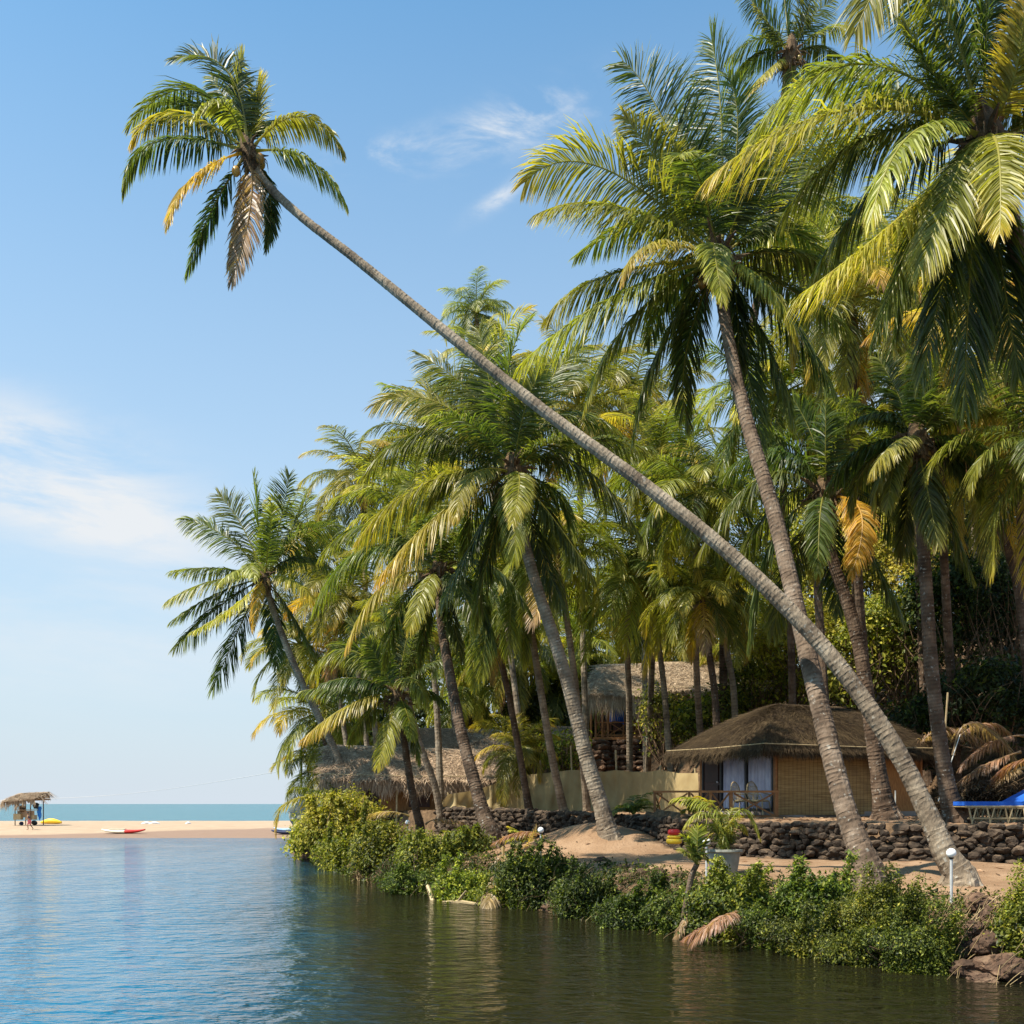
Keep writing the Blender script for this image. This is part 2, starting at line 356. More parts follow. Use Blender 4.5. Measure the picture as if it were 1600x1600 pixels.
GZ = GZ + np.where(GZ > .2, .012 * np.sin(GX * 9 + GY * 4) * np.cos(GY * 7 - GX * 3), 0)
nx, ny = len(xs), len(ys)
idx = np.arange(nx * ny).reshape(ny, nx)
gf = np.stack([idx[:-1, :-1], idx[:-1, 1:], idx[1:, 1:], idx[1:, :-1]], -1).reshape(-1, 4)
hd = sdist(GX, GY, HILL); td = sdist(GX, GY, TERR); wd = sdist(GX, GY, WATERLINE)
soil = np.clip(sstep(hd, -1.5, 1.5) + .75 * sstep(GY, 37, 46) * (wd > 0) * (td > -3) * (GX > -14) + (1 - sstep(wd, .6, 1.9)) * (GY < 66), 0, 1) * (wd > -2)
uu = 800 + GX / np.maximum(GY, 1) * F
dampd = (GY > 66) * (GY < 110) * (1 - sstep(GZ, .12 + .34 * sstep(uu, 0, 450), .16 + .36 * sstep(uu, 0, 450)))
soil = np.maximum(soil, (np.abs(td - .1) < .45) * (wd > 0) * (GY < 50) * .95)
bright = sstep(GY, 66, 72)
at = np.stack([soil, dampd, bright], -1).reshape(-1, 3)
m, nt, out = newmat('sandy_ground')
s = attrs(nt)
n1 = noisen(nt, .9, 6, coord='World'); n2 = noisen(nt, 14, 6, coord='World'); n3 = noisen(nt, 3.5, 5, .7, coord='World')
sand = ramp(nt, n1, [(.3, (.18, .108, .062)), (.5, (.25, .158, .094)), (.75, (.325, .216, .136))])
litter = maprange(nt, n2, .56, .66)
sand = mixc(nt, mathn(nt, 'MULTIPLY', litter, maprange(nt, n3, .45, .62, 0, .7)), sand, (.17, .10, .06))
beach = ramp(nt, n1, [(.3, (.35, .255, .175)), (.7, (.415, .31, .22))])
sand = mixc(nt, s[2], sand, beach)
sand = mixc(nt, mathn(nt, 'MULTIPLY', s[1], .85), sand, (.22, .145, .11))
earth = ramp(nt, n3, [(.3, (.04, .025, .015)), (.55, (.11, .07, .04)), (.75, (.19, .12, .07))])
sand = mixc(nt, s[0], sand, earth)
p = N(nt, 'ShaderNodeBsdfPrincipled'); L(nt, sand, p.inputs['Base Color']); p.inputs['Roughness'].default_value = .95; p.inputs['Specular IOR Level'].default_value = .15
hh = mathn(nt, 'ADD', mathn(nt, 'MULTIPLY', n2, .4), n3)
L(nt, bump(nt, hh, .8, .06), p.inputs['Normal']); L(nt, p.outputs[0], out.inputs[0]); M['ground'] = m
me = mesh_data('ground', np.stack([GX, GY, GZ], -1).reshape(-1, 3), gf.tolist(), M['ground'], at, True)
tag(link('ground', me), kind='structure')

# ------------------------------------------------------------------ water
def watermat(name, base, rough, layers, ior=1.33, spec=.5):
    m, nt, out = newmat(name)
    hs = None
    for sc, st, amp, det in layers:
        n = noisen(nt, sc, det, .55, coord='World', stretch=st, dist=.3)
        t = mathn(nt, 'MULTIPLY', n, amp); hs = t if hs is None else mathn(nt, 'ADD', hs, t)
    hs = mathn(nt, 'MULTIPLY', hs, maprange(nt, noisen(nt, .16, 4, .6, coord='World', stretch=(1, .6, 1)), .35, .62, .45, 1.15))
    if len(base) > 2:    # sheltered, calmer water under the palms
        g0_ = N(nt, 'ShaderNodeNewGeometry'); s0_ = N(nt, 'ShaderNodeSeparateXYZ'); L(nt, g0_.outputs['Position'], s0_.inputs[0])
        hs = mathn(nt, 'MULTIPLY', hs, maprange(nt, mathn(nt, 'ADD', s0_.outputs['X'], mathn(nt, 'MULTIPLY', s0_.outputs['Y'], .21)), -2.0, 5.0, 1.1, .6))
    p = N(nt, 'ShaderNodeBsdfPrincipled'); p.inputs['Roughness'].default_value = rough; p.inputs['IOR'].default_value = ior
    p.inputs['Specular IOR Level'].default_value = spec
    cn = noisen(nt, .12, 3, coord='World')
    bc = ramp(nt, cn, [(.35, base[0]), (.65, base[1])])
    if len(base) > 2:    # paints in reflections: dark of the palms near the bank, blue sky beyond
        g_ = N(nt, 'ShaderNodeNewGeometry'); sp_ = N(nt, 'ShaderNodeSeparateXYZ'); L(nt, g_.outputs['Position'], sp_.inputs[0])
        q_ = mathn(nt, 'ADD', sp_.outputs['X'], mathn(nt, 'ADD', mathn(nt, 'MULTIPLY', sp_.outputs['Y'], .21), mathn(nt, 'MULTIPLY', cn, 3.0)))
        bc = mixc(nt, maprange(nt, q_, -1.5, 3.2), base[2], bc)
    L(nt, bc, p.inputs['Base Color'])
    b = N(nt, 'ShaderNodeBump'); b.inputs['Strength'].default_value = 1.0; b.inputs['Distance'].default_value = 1.0
    L(nt, hs, b.inputs['Height']); L(nt, b.outputs[0], p.inputs['Normal'])
    L(nt, p.outputs[0], out.inputs[0]); return m
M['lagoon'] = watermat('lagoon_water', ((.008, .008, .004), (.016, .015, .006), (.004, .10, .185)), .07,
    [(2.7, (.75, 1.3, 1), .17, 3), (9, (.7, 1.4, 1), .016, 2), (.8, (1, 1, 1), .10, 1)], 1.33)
M['sea'] = watermat('sea_water', ((.013, .10, .125), (.02, .125, .155)), .25, [(.5, (.3, 1.5, 1), .25, 4), (.06, (.5, 1.5, 1), .4, 2)])
def sheet(name, x0, x1, y0, y1, z, mat):
    me = mesh_data(name, [(x0, y0, z), (x1, y0, z), (x1, y1, z), (x0, y1, z)], [[0, 1, 2, 3]], mat)
    tag(link(name, me), kind='structure')
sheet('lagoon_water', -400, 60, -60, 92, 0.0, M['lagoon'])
sheet('sea', -9000, 9000, 92.0, 16000, 0.0, M['sea'])

# ------------------------------------------------------------------ palms
def bez(R, Mid, T, K=26):
    C = 2 * Mid - .5 * R - .5 * T
    t = np.linspace(0, 1, K)[:, None]
    return (1 - t) ** 2 * R + 2 * t * (1 - t) * C + t * t * T
def resample(Pt, n):
    d = np.r_[0, np.cumsum(np.linalg.norm(np.diff(Pt, axis=0), axis=1))]
    s = np.linspace(0, 1, n) * d[-1]
    return np.stack([np.interp(s, d, Pt[:, k]) for k in range(3)], 1), d[-1]
def frond(mb, path, n=76, age=0.1, droop=.6, roll=0.0, lw=.045, ll=.21, hdir=None, rng=None, tipage=.25, petiole=.14, sides=4, sparse=0.0, vee=.25):
    rng = rng or np.random.default_rng(1); n = int(n * 1.75); lw = lw * .66; ll = ll * 1.22; sparse = max(sparse, .04)
    Pt, Lg = resample(np.asarray(path, float), 34)
    T = np.gradient(Pt, axis=0); T /= np.linalg.norm(T, axis=1)[:, None]
    h = (Pt[-1] - Pt[0]) * np.array([1, 1, 0]) if hdir is None else np.asarray(hdir, float)
    if np.linalg.norm(h) < .15 * Lg: h = h + np.array([rng.normal(), rng.normal(), 0]) * .15 * Lg
    h /= np.linalg.norm(h) + 1e-9
    Sd = np.cross(h, [0, 0, 1.]); Sd = np.tile(Sd, (len(Pt), 1)); Sd -= (Sd * T).sum(1)[:, None] * T; Sd /= np.linalg.norm(Sd, axis=1)[:, None]
    Nn = np.cross(Sd, T)
    rolls = roll * np.linspace(.2, 1.3, len(Pt))[:, None]
    S2 = np.cos(rolls) * Sd + np.sin(rolls) * Nn; N2 = -np.sin(rolls) * Sd + np.cos(rolls) * Nn
    # leaflets
    s = petiole + (1 - petiole) * (np.arange(n) + .5) / n
    s = np.r_[s, s + (1 - petiole) * .5 / n]; s = np.clip(s, 0, .995)
    side = np.r_[-np.ones(n), np.ones(n)]
    s = np.clip(s + rng.normal(0, .25 / n, 2 * n), petiole, .995)
    keep = rng.random(2 * n) > sparse; s = s[keep]; side = side[keep]; m_ = len(s)
    fi = s * (len(Pt) - 1); i0 = np.floor(fi).astype(int).clip(0, len(Pt) - 2); w = (fi - i0)[:, None]
    g = lambda A: A[i0] * (1 - w) + A[i0 + 1] * w
    p0, t0, s0, n0 = g(Pt), g(T), g(S2), g(N2)
    s1 = (s - petiole) / (1 - petiole)
    prof = np.interp(s1, [0, .12, .35, .6, .85, 1], [.5, .85, 1, .92, .62, .34])
    ln = Lg * ll * prof * rng.uniform(.86, 1.08, m_)
    fw = np.interp(s1, [0, .3, .8, 1], [.4, .65, 1.0, 2.4]) + rng.normal(0, .1, m_)
    d0 = t0 * fw[:, None] + s0 * side[:, None] + n0 * (vee + rng.normal(0, .12, m_))[:, None]
    d0 /= np.linalg.norm(d0, axis=1)[:, None]
    dz = np.array([0, 0, -1.]); dr = (droop * rng.uniform(.75, 1.3, m_))[:, None]
    nrm = lambda A: A / (np.linalg.norm(A, axis=1)[:, None] + 1e-9)
    cl_ = np.repeat(rng.normal(0, .06, (m_ // 5 + 1, 3)), 5, 0)[:m_]; d0 = nrm(d0 + cl_)
    d1 = nrm(d0 + dz * dr * .35); d2 = nrm(d0 + dz * dr * 1.0 + rng.normal(0, .03, (m_, 3))); d3 = nrm(d0 + dz * dr * 1.6 + rng.normal(0, .08, (m_, 3)))
    q = [p0, p0 + d1 * ln[:, None] * .3]; q.append(q[1] + d2 * ln[:, None] * .37); q.append(q[2] + d3 * ln[:, None] * .33)
    wv = t0 - (t0 * d0).sum(1)[:, None] * d0; wv = nrm(wv)
    tw = np.cross(d0, wv); a = rng.normal(0, .55, m_)[:, None]
    wv = wv * np.cos(a) + tw * np.sin(a)
    wd_ = lw * (.6 + .5 * prof)[:, None]
    V = np.stack([q[0] - wv * wd_ * .3, q[0] + wv * wd_ * .3, q[1] - wv * wd_ * .5, q[1] + wv * wd_ * .5,
                  q[2] - wv * wd_ * .42, q[2] + wv * wd_ * .42, q[3]], 1)
    base = (np.arange(m_) * 7)[:, None]
    Q = np.concatenate([base + [0, 1, 3, 2], base + [2, 3, 5, 4]]).tolist() + (base + [4, 5, 6]).tolist()
    A = np.zeros((m_, 7, 3)); ag = age + tipage * s1 ** 3 + rng.normal(0, .03, m_)
    A[:, :, 0] = np.clip(ag[:, None] + np.array([0, 0, 0, 0, .03, .03, .12]) * (1 + tipage * 2), 0, 1)
    A[:, :, 1] = np.clip(rng.random(m_), 0, 1)[:, None]; A[:, :, 2] = 0
    mb.add(V.reshape(-1, 3), Q, A.reshape(-1, 3))
    r = np.interp(np.linspace(0, 1, len(Pt)), [0, .06, .15, .5, 1], [.085, .05, .032, .02, .006]) * (Lg / 4.2) ** .7
    k = slice(None, None, 1 if sides > 3 else 3)
    mb.tube(Pt[k], r[k], sides, a=(min(1, age + .05), .55, .75 if age < .5 else .15))
def heart(mb, C, axis, s=1.0, rng=None, n=16):
    """leaf bases and fibre where the fronds leave the trunk"""
    rng = rng or np.random.default_rng(3)
    axis = np.asarray(axis, float); axis /= np.linalg.norm(axis)
    mb.tube([C - axis * .75 * s, C - axis * .35 * s, C, C + axis * .35 * s, C + axis * .6 * s], np.array([.16, .24, .26, .17, .05]) * s, 10)
    for i in range(n):
        az = i * 2.4; o = np.array([math.cos(az), math.sin(az), 0])
        o -= (o @ axis) * axis
        b = C + o * .15 * s + axis * rng.uniform(-.5, .2) * s; e = b + (o * .55 + axis * rng.uniform(-.35, .45)) * s * rng.uniform(.5, 1)
        mb.tube([b, (b + e) / 2 + axis * .05, e], [.07 * s, .05 * s, .015 * s], 4)
    for i in range(n * 3):      # hanging fibre and old flower stalks
        az = rng.uniform(0, 6.28); o = np.array([math.cos(az), math.sin(az), 0])
        b = C + o * rng.uniform(.1, .3) * s + np.array([0, 0, rng.uniform(-.4, .2)]) * s; e = b + (o * rng.uniform(.05, .45) + np.array([0, 0, -rng.uniform(.2, .8)])) * s
        mb.tube([b, (b * .5 + e * .5) + o * .1, e], [.02 * s, .015 * s, .005 * s], 3)
def trunk_path(pts, Y0, Y1, base=None):
    """pts: picture positions from the crown down; depth eases from Y1 (crown) to Y0 (foot)"""
    pts = np.array(pts, float); d = np.r_[0, np.cumsum(np.linalg.norm(np.diff(pts, axis=0), axis=1))]; d /= d[-1]
    Y = Y1 + (Y0 - Y1) * d
    w = np.array([P(u, v, y) for (u, v), y in zip(pts, Y)])
    if base is not None: w[-1] = base
    return w
def smooth_path(w, n):
    w = np.asarray(w, float); d = np.r_[0, np.cumsum(np.linalg.norm(np.diff(w, axis=0), axis=1))]
    # Catmull-Rom
    out = []
    ext = np.vstack([2 * w[0] - w[1], w, 2 * w[-1] - w[-2]])
    for i in range(len(w) - 1):
        a, b, c, e = ext[i:i + 4]
        for t in np.linspace(0, 1, 12, endpoint=False):
            out.append(.5 * ((2 * b) + (-a + c) * t + (2 * a - 5 * b + 4 * c - e) * t * t + (-a + 3 * b - 3 * c + e) * t ** 3))
    out.append(w[-1]); return resample(np.array(out), n)[0]
def trunk(mb, path, r0, r1, flare=1.8, seed=0, sides=14, step=.11):
    """path from the foot up; ringed bark with a swollen, rooty foot"""
    rng = np.random.default_rng(seed)
    Lg = np.linalg.norm(np.diff(path, axis=0), axis=1).sum()
    n = max(8, int(Lg / step)); Q = smooth_path(path, n)
    t = np.linspace(0, 1, n); m = t * Lg
    r = r0 + (r1 - r0) * t ** .68 + r0 * (flare - 1) * np.exp(-m / .38)
    verts = []; att = []
    T = np.gradient(Q, axis=0); T /= np.linalg.norm(T, axis=1)[:, None]
    A = np.cross(T, [0, 1., 0]); A /= np.linalg.norm(A, axis=1)[:, None]; B = np.cross(T, A)
    th = np.linspace(0, 2 * math.pi, sides, endpoint=False)
    wob = np.convolve(rng.normal(0, 1, n + 10), np.ones(7) / 7, 'same')[5:5 + n] * .04
    ra = rng.uniform(.3, 1.5, n + 1)
    for i in range(n):
        for k, (off, rr) in enumerate(((0, 1.0 + .022 * ra[i]), (.68, 1.0 - .012 * ra[i]))):
            c = Q[i] + T[i] * step * off
            tilt = .13 * math.sin(i * .9) + rng.normal(0, .05)
            rad = r[i] * rr * (1 + wob[i]) * (1 + .02 * rng.normal(0, 1, sides)) * (1 + .10 * np.exp(-m[i] / .3) * np.sin(th * 5 + seed))
            verts.append(c + rad[:, None] * (np.cos(th)[:, None] * A[i] + np.sin(th)[:, None] * B[i]) + T[i] * (r[i] * tilt * np.sin(th))[:, None])
            att.append(np.tile([(0.0, .35)[0] if k == 1 else .55, rng.random(), 0], (sides, 1)))
    K = len(verts)
    f = [[i * sides + j, i * sides + (j + 1) % sides, (i + 1) * sides + (j + 1) % sides, (i + 1) * sides + j] for i in range(K - 1) for j in range(sides)]
    mb.add(np.concatenate(verts), f, np.concatenate(att))
    if flare > 1.4:     # root toes
        for k in range(7):
            az = k * .9 + seed; o = np.array([math.cos(az), math.sin(az), 0])
            e = Q[0] + o * r0 * 2.1; e[2] = path[0][2] - .05
            mb.tube([Q[0] + o * r0 * .9 + np.array([0, 0, .3]), Q[0] + o * r0 * 1.5 + np.array([0, 0, .08]), e], [.12 * r0 / .25, .09 * r0 / .25, .03], 6, a=(.5, .5, 0))
def palm(label, crown, Y1, trunk_pts, Y0, r0, r1, fronds, seed=1, mat='trunk', group=None, nuts=0, lw=.045, ll=.21, auto=0, autolen=3.0, autoage=.08, n=70, basexy=None, flare=1.8, cat='palm tree'):
    """fronds: (mid u, mid v, tip u, tip v, depth offset of the tip in m, age, droop)"""
    rng = np.random.default_rng(seed)
    C = P(crown[0], crown[1], Y1)
    path = trunk_path(trunk_pts, Y0, Y1)[::-1]
    x, y = path[0][0], path[0][1]; gz = hz1(x, y)
    base = np.array([x, y, gz])
    if path[0][2] > gz + .02: path = np.vstack([[x + (path[0][0] - path[1][0]) * .02, y, gz - .05], path])
    root = empty('palm_tree', base, label, cat, group)
    mb = MB(); trunk(mb, path, r0, r1, flare, seed, step=max(.085, np.linalg.norm(path[-1] - path[0]) / 210)); mb.build('trunk', M[mat], root)
    ax = (path[-1] - path[-2]); mb = MB(); heart(mb, C, ax + np.array([0, 0, .6]) * np.linalg.norm(ax), max(.6, r1 / .12), rng); mb.build('crown_base', M['fibre'], root)
    for k, fr in enumerate(fronds):
        mu, mv, tu, tv, dy, age, dr = fr
        Tp = P(tu, tv, Y1 + dy); Md = P(mu, mv, Y1 + dy * .6)
        d = Md - C; d /= np.linalg.norm(d)
        up_ = tv < crown[1] - 70
        rl = rng.choice([-1, 1]) * rng.uniform(.75, 1.15) if up_ and abs(dy) < 1.7 else rng.normal(0, .22)
        mb = MB(); frond(mb, bez(C + d * .12, Md, Tp), n, age, dr, rl, lw, ll * (.72 if abs(dy) > 1.7 else 1), rng=rng, tipage=.18 if age < .45 else 0, vee=.3 if dr < .5 else .1)
        o = mb.build('frond', M['palm'], root)
        if age > .75: o['label'] = 'dry brown hanging frond'
        elif age > .5: o['label'] = 'orange yellow drooping frond'
    for k in range(auto):
        az = k * 2.399 + seed; el = math.radians(rng.uniform(-35, 75))
        mb = MB(); frond(mb, autopath(C, az, el, autolen * rng.uniform(.85, 1.1), rng), n, autoage + .15 * max(0, -el) + rng.uniform(-.05, .08), .5 + .5 * (el < .3), rng.normal(0, .25), lw, ll, rng=rng)
        mb.build('frond', M['palm'], root)
    for k in range(nuts):
        az = k * 1.9; rr = .26 * (1 + .3 * (k % 2))
        c = C + np.array([math.cos(az) * rr, math.sin(az) * rr, -.28 - .12 * (k % 3)])
        MB().sphere(c, np.array([.10, .10, .125]) * min(1, .7 + r1 * 2), 12, a=(rng.random(), rng.random(), 0)).build('coconut', M['coconut'], root, smooth=True)
    return root
def autopath(C, az, el, Lg, rng, bend=1.15):
    h = np.array([math.cos(az), math.sin(az), 0]); pts = [C.copy()]; e = el; n = 16
    b = bend * rng.uniform(.8, 1.25) * (.6 + .4 * math.cos(el))
    for i in range(n):
        pts.append(pts[-1] + (h * math.cos(e) + np.array([0, 0, math.sin(e)])) * Lg / n)
        e = max(e - b * (.5 + 1.2 * i / n) / n * 1.5, -1.5)
    return np.array(pts)
# ------------------------------------------------------------------ the palms one can single out (picture positions of each frond's middle and tip)
GP = 'coconut palms along the bank'
palm('slender coconut palm leaning far out over the water, its trunk crossing the whole picture', (388, 235), 20.6,
     [(394, 248), (415, 285), (470, 338), (560, 408), (700, 522), (850, 642), (1000, 752), (1120, 848), (1220, 940), (1310, 1040), (1400, 1172), (1450, 1272), (1478, 1335), (1500, 1368)], 17.6, .19, .076,
 [(352, 108, 270, 92, .5, .02, .35), (300, 140, 202, 195, .8, .03, .6), (380, 150, 377, 84, 1.0, .25, .2), (400, 160, 408, 130, 1.4, .3, .4),
  (345, 160, 300, 186, -1.4, .3, .8), (275, 178, 205, 222, .6, .28, .8), (245, 222, 192, 298, .2, .06, 1.0), (300, 278, 262, 352, -.9, .52, .7),
  (330, 330, 292, 428, .2, .02, .5), (392, 320, 362, 440, -.5, .9, .9), (375, 345, 358, 420, .2, .86, 1.1), (422, 310, 415, 390, .6, .03, .9),
  (470, 182, 537, 240, .3, .30, 1.0), (482, 250, 542, 322, -.3, .24, 1.0), (330, 175, 235, 165, 1.6, .05, .6), (420, 190, 470, 195, 1.9, .12, .8), (360, 170, 330, 120, 1.2, .05, .4)],
 seed=11,  nuts=5, lw=.05, ll=.20, n=62)
palm('big full crowned coconut palm whose trunk crosses the leaning trunk before the bamboo hut', (1122, 405), 21.6,
     [(1124, 425), (1130, 480), (1150, 590), (1176, 690), (1210, 805), (1240, 930), (1266, 1040), (1292, 1150), (1320, 1260), (1343, 1325), (1358, 1362)], 17.9, .21, .12,
 [(1035, 185, 972, 95, .6, .02, .3), (1128, 210, 1112, 62, .8, .03, .3), (1152, 220, 1138, 120, -.6, .05, .4), (1040, 270, 975, 182, -.4, .2, .5),
  (940, 262, 820, 285, .3, .30, .6), (965, 322, 838, 335, -.6, .22, .8), (1020, 382, 972, 438, -2.0, .32, 1.0), (1115, 385, 1130, 472, -2.2, .28, .7),
  (945, 432, 852, 500, .5, .15, 1.0), (955, 465, 810, 572, -.5, .27, 1.1), (985, 500, 915, 632, .8, .20, 1.1), (1030, 545, 990, 682, .3, .04, 1.0),
  (1070, 560, 1078, 668, 1.2, .05, .9), (1195, 440, 1246, 528, -1.6, .34, 1.0), (1235, 395, 1340, 425, .4, .12, 1.0), (1205, 280, 1222, 175, 1.0, .05, .4),
  (1225, 325, 1300, 285, -.3, .06, .7), (1190, 520, 1240, 655, -.6, .03, 1.0), (1160, 545, 1192, 700, .8, .04, .9), (1225, 490, 1305, 612, .4, .05, 1.0),
  (1085, 280, 1056, 180, 1.4, .06, .4), (1170, 285, 1188, 205, -1.2, .06, .4), (1060, 420, 1010, 540, 1.6, .06, 1.0), (1150, 470, 1150, 600, -.2, .03, 1.0), (1040, 340, 900, 400, 1.8, .1, .8), (1230, 450, 1330, 520, 1.8, .1, 1.0)],
 seed=12, mat='trunk_mid', auto=4, autolen=2.9, nuts=7, lw=.045, ll=.23, n=92)
palm('huge coconut palm with yellow green fronds filling the upper right corner', (1538, 215), 15.6,
     [(1540, 235), (1575, 330), (1598, 430), (1625, 560), (1660, 800), (1700, 1050), (1740, 1380)], 17.2, .2, .13,
 [(1335, 100, 1162, 232, .8, .22, .7), (1325, 172, 1110, 275, -.2, .3, .8), (1365, 212, 1222, 340, .6, .1, 1.0), (1430, 205, 1360, 345, -1.8, .3, 1.1),
  (1400, 345, 1248, 462, -1.0, .45, .8), (1560, 235, 1562, 365, -1.9, .33, .5), (1480, 70, 1385, -70, .5, .03, .3), (1540, 60, 1545, -130, 0, .03, .3),
  (1600, 70, 1640, -110, .6, .05, .3), (1640, 150, 1760, 220, 0, .1, .7), (1615, 290, 1690, 430, -1, .2, 1.0), (1485, 400, 1440, 590, -.3, .03, 1.0),
  (1450, 330, 1398, 525, .8, .05, 1.0), (1515, 430, 1508, 640, .2, .02, .9), (1400, 265, 1268, 430, 1.4, .06, 1.0), (1560, 380, 1592, 590, .5, .03, 1.0),
  (1440, -45, 1336, 50, -.8, .18, .9), (1588, 110, 1600, -30, -1.6, .35, .3), (1420, 150, 1290, 110, 1.6, .06, .5), (1470, 130, 1410, 40, -1.0, .1, .4), (1590, 200, 1680, 90, 1.5, .1, .5), (1470, 290, 1370, 520, -.8, .06, 1.0), (1530, 330, 1550, 520, 1.2, .04, 1.0), (1500, 260, 1440, 420, -1.6, .22, 1.1)],
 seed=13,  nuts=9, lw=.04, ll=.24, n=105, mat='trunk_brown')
palm('broad bright green coconut palm mid grove, its grey trunk footed on the sand mound', (802, 738), 27.5,
     [(806, 760), (815, 830), (840, 920), (868, 1005), (890, 1080), (914, 1175), (938, 1255), (950, 1300), (956, 1325)], 27.9, .24, .13,
 [(678, 675, 572, 738, .5, .06, 1.0), (690, 632, 586, 632, .2, .26, .6), (768, 610, 748, 515, .8, .08, .4), (792, 590, 828, 498, -.6, .1, .4), (745, 625, 655, 555, 1, .12, .5),
  (672, 752, 560, 842, -.3, .27, 1.1), (690, 800, 590, 905, -1.0, .35, 1.1), (738, 742, 712, 812, -2.0, .28, .9), (812, 752, 800, 818, -2.6, .27, .7),
  (898, 722, 1000, 835, .4, .05, 1.1), (868, 815, 928, 905, -.5, .04, 1.0), (738, 850, 690, 945, 0, .02, 1.0), (875, 650, 965, 672, .5, .12, .7), (850, 610, 912, 540, 1.0, .08, .4),
  (915, 690, 1015, 705, 1.2, .08, 1.0), (765, 860, 742, 980, .8, .04, .9), (845, 860, 882, 955, 1.0, .03, 1.0), (720, 700, 620, 690, 1.6, .1, .8), (725, 660, 600, 600, 2.0, .1, .6), (820, 640, 850, 570, -1.2, .15, .4)],
 seed=14, auto=9, autolen=3.0, nuts=8, lw=.05, ll=.24, n=84)
palm('palm at the left end of the grove, its trunk rising through the pale thatched roof', (412, 903), 47.5,
     [(416, 915), (430, 962), (460, 1040), (498, 1120), (522, 1170), (545, 1225), (555, 1262)], 49.5, .22, .14,
 [(404, 820, 396, 745, 1, .1, .3), (438, 815, 452, 742, .5, .02, .3), (355, 840, 284, 812, 0, .15, .6), (342, 888, 268, 892, .5, .15, .8), (330, 908, 260, 940, -.5, .22, .9), (338, 928, 268, 970, .3, .08, .8),
  (340, 950, 272, 1012, 1, .03, .9), (362, 950, 298, 988, -2, .48, .8), (372, 985, 332, 1078, .5, .03, .7), (455, 905, 492, 942, -1.5, .4, 1.0), (475, 835, 535, 825, .8, .1, .8),
  (450, 950, 490, 1020, .5, .05, 1.0), (428, 980, 432, 1040, 1.2, .04, .9), (392, 880, 400, 905, -3.2, .25, .7), (375, 890, 340, 915, -3, .3, 1.0), (402, 930, 395, 985, -1.8, .6, .9), (378, 822, 340, 772, 1.5, .08, .4),
  (465, 870, 520, 890, 1.6, .05, 1.0), (420, 850, 425, 790, -2, .15, .4), (455, 830, 480, 770, 2, .05, .4)],
 seed=15,  nuts=5, lw=.07, ll=.25, n=66)
palm('short young coconut palm with a compact crown in front of the left thatched roof', (622, 1085), 35,
     [(625, 1100), (632, 1160), (641, 1220), (650, 1265), (656, 1290)], 36.5, .15, .11,
 [(545, 1015, 484, 1055, .3, .16, .8), (530, 1075, 470, 1080, .4, .1, 1.0), (552, 1098, 472, 1155, -1, .36, 1.0), (612, 1020, 598, 955, .8, .03, .3), (632, 1015, 648, 948, .2, .06, .3),
  (652, 1020, 680, 968, .5, .05, .4), (665, 1040, 708, 1032, -.4, .05, .8), (672, 1080, 700, 1110, .6, .05, 1.0), (608, 1135, 590, 1198, -1, .3, .8), (636, 1115, 645, 1152, -1.5, .2, 1.0),
  (575, 1030, 520, 1010, 1, .1, .6), (585, 1010, 545, 975, 1.4, .06, .4), (645, 1060, 668, 1105, -1.6, .22, 1.0), (580, 1110, 545, 1160, .8, .15, 1.0), (560, 1060, 500, 1070, -.6, .04, 1.0), (640, 1130, 655, 1190, .6, .12, .9), (600, 1050, 575, 1000, -1.2, .1, .4)],
 seed=16,  nuts=3, lw=.055, ll=.26, n=62, mat='trunk_brown')
palm('coconut palm with long arching yellow tipped fronds between the young palm and the middle palm', (687, 893), 32,
     [(686, 910), (690, 975), (703, 1055), (722, 1150), (745, 1235), (758, 1280), (768, 1303)], 30.2, .23, .13,
 [(598, 915, 542, 1012, -.5, .34, 1.1), (575, 855, 490, 952, .3, .14, 1.0), (590, 820, 502, 868, .8, .1, .8), (762, 880, 828, 955, -.5, .05, 1.0), (660, 820, 640, 755, .8, .08, .4), (712, 815, 725, 750, 0, .1, .4),
  (705, 960, 722, 1030, -.6, .04, 1.0), (668, 960, 655, 1040, .5, .05, 1.0), (630, 940, 600, 1040, 1, .08, 1.0), (742, 930, 775, 1015, .6, .03, 1.0), (755, 845, 825, 870, .5, .06, .9), (635, 850, 580, 800, 1.3, .1, .6), (665, 915, 640, 985, -1.6, .3, 1.0), (715, 910, 745, 980, -1.5, .1, 1.0), (740, 830, 800, 800, 1.8, .08, .7)],
 seed=17, auto=4, autolen=2.4, nuts=4, lw=.05, ll=.24, n=74, mat='trunk_brown')
palm('coconut palm behind the bamboo hut with one hanging orange yellow frond', (1290, 775), 27,
     [(1290, 795), (1300, 870), (1328, 955), (1347, 1035), (1364, 1150), (1376, 1230), (1386, 1283)], 27.3, .24, .14,
 [(1215, 705, 1128, 745, .5, .06, 1.0), (1190, 745, 1092, 865, 0, .08, 1.0), (1210, 840, 1170, 1008, .4, .02, 1.0), (1240, 870, 1208, 992, 1, .04, .9), (1282, 800, 1278, 895, -2.2, .1, .8),
  (1345, 800, 1330, 898, -2.0, .58, .8), (1338, 820, 1318, 880, -1.8, .56, .9), (1348, 850, 1412, 968, 0, .03, .8), (1345, 735, 1400, 800, .6, .04, 1.0), (1272, 690, 1240, 625, .8, .06, .4), (1310, 690, 1340, 620, .2, .08, .4), (1250, 720, 1180, 670, 1.3, .08, .6),
  (1360, 780, 1430, 870, 1.2, .03, 1.0), (1300, 860, 1310, 960, 1.4, .02, .9), (1220, 780, 1140, 900, 1.5, .05, 1.0), (1350, 700, 1420, 680, 1, .1, .7), (1290, 690, 1290, 600, -1, .08, .4)],
 seed=18, auto=2, autolen=2.6, nuts=4, lw=.048, ll=.25, n=80, mat='trunk_brown')
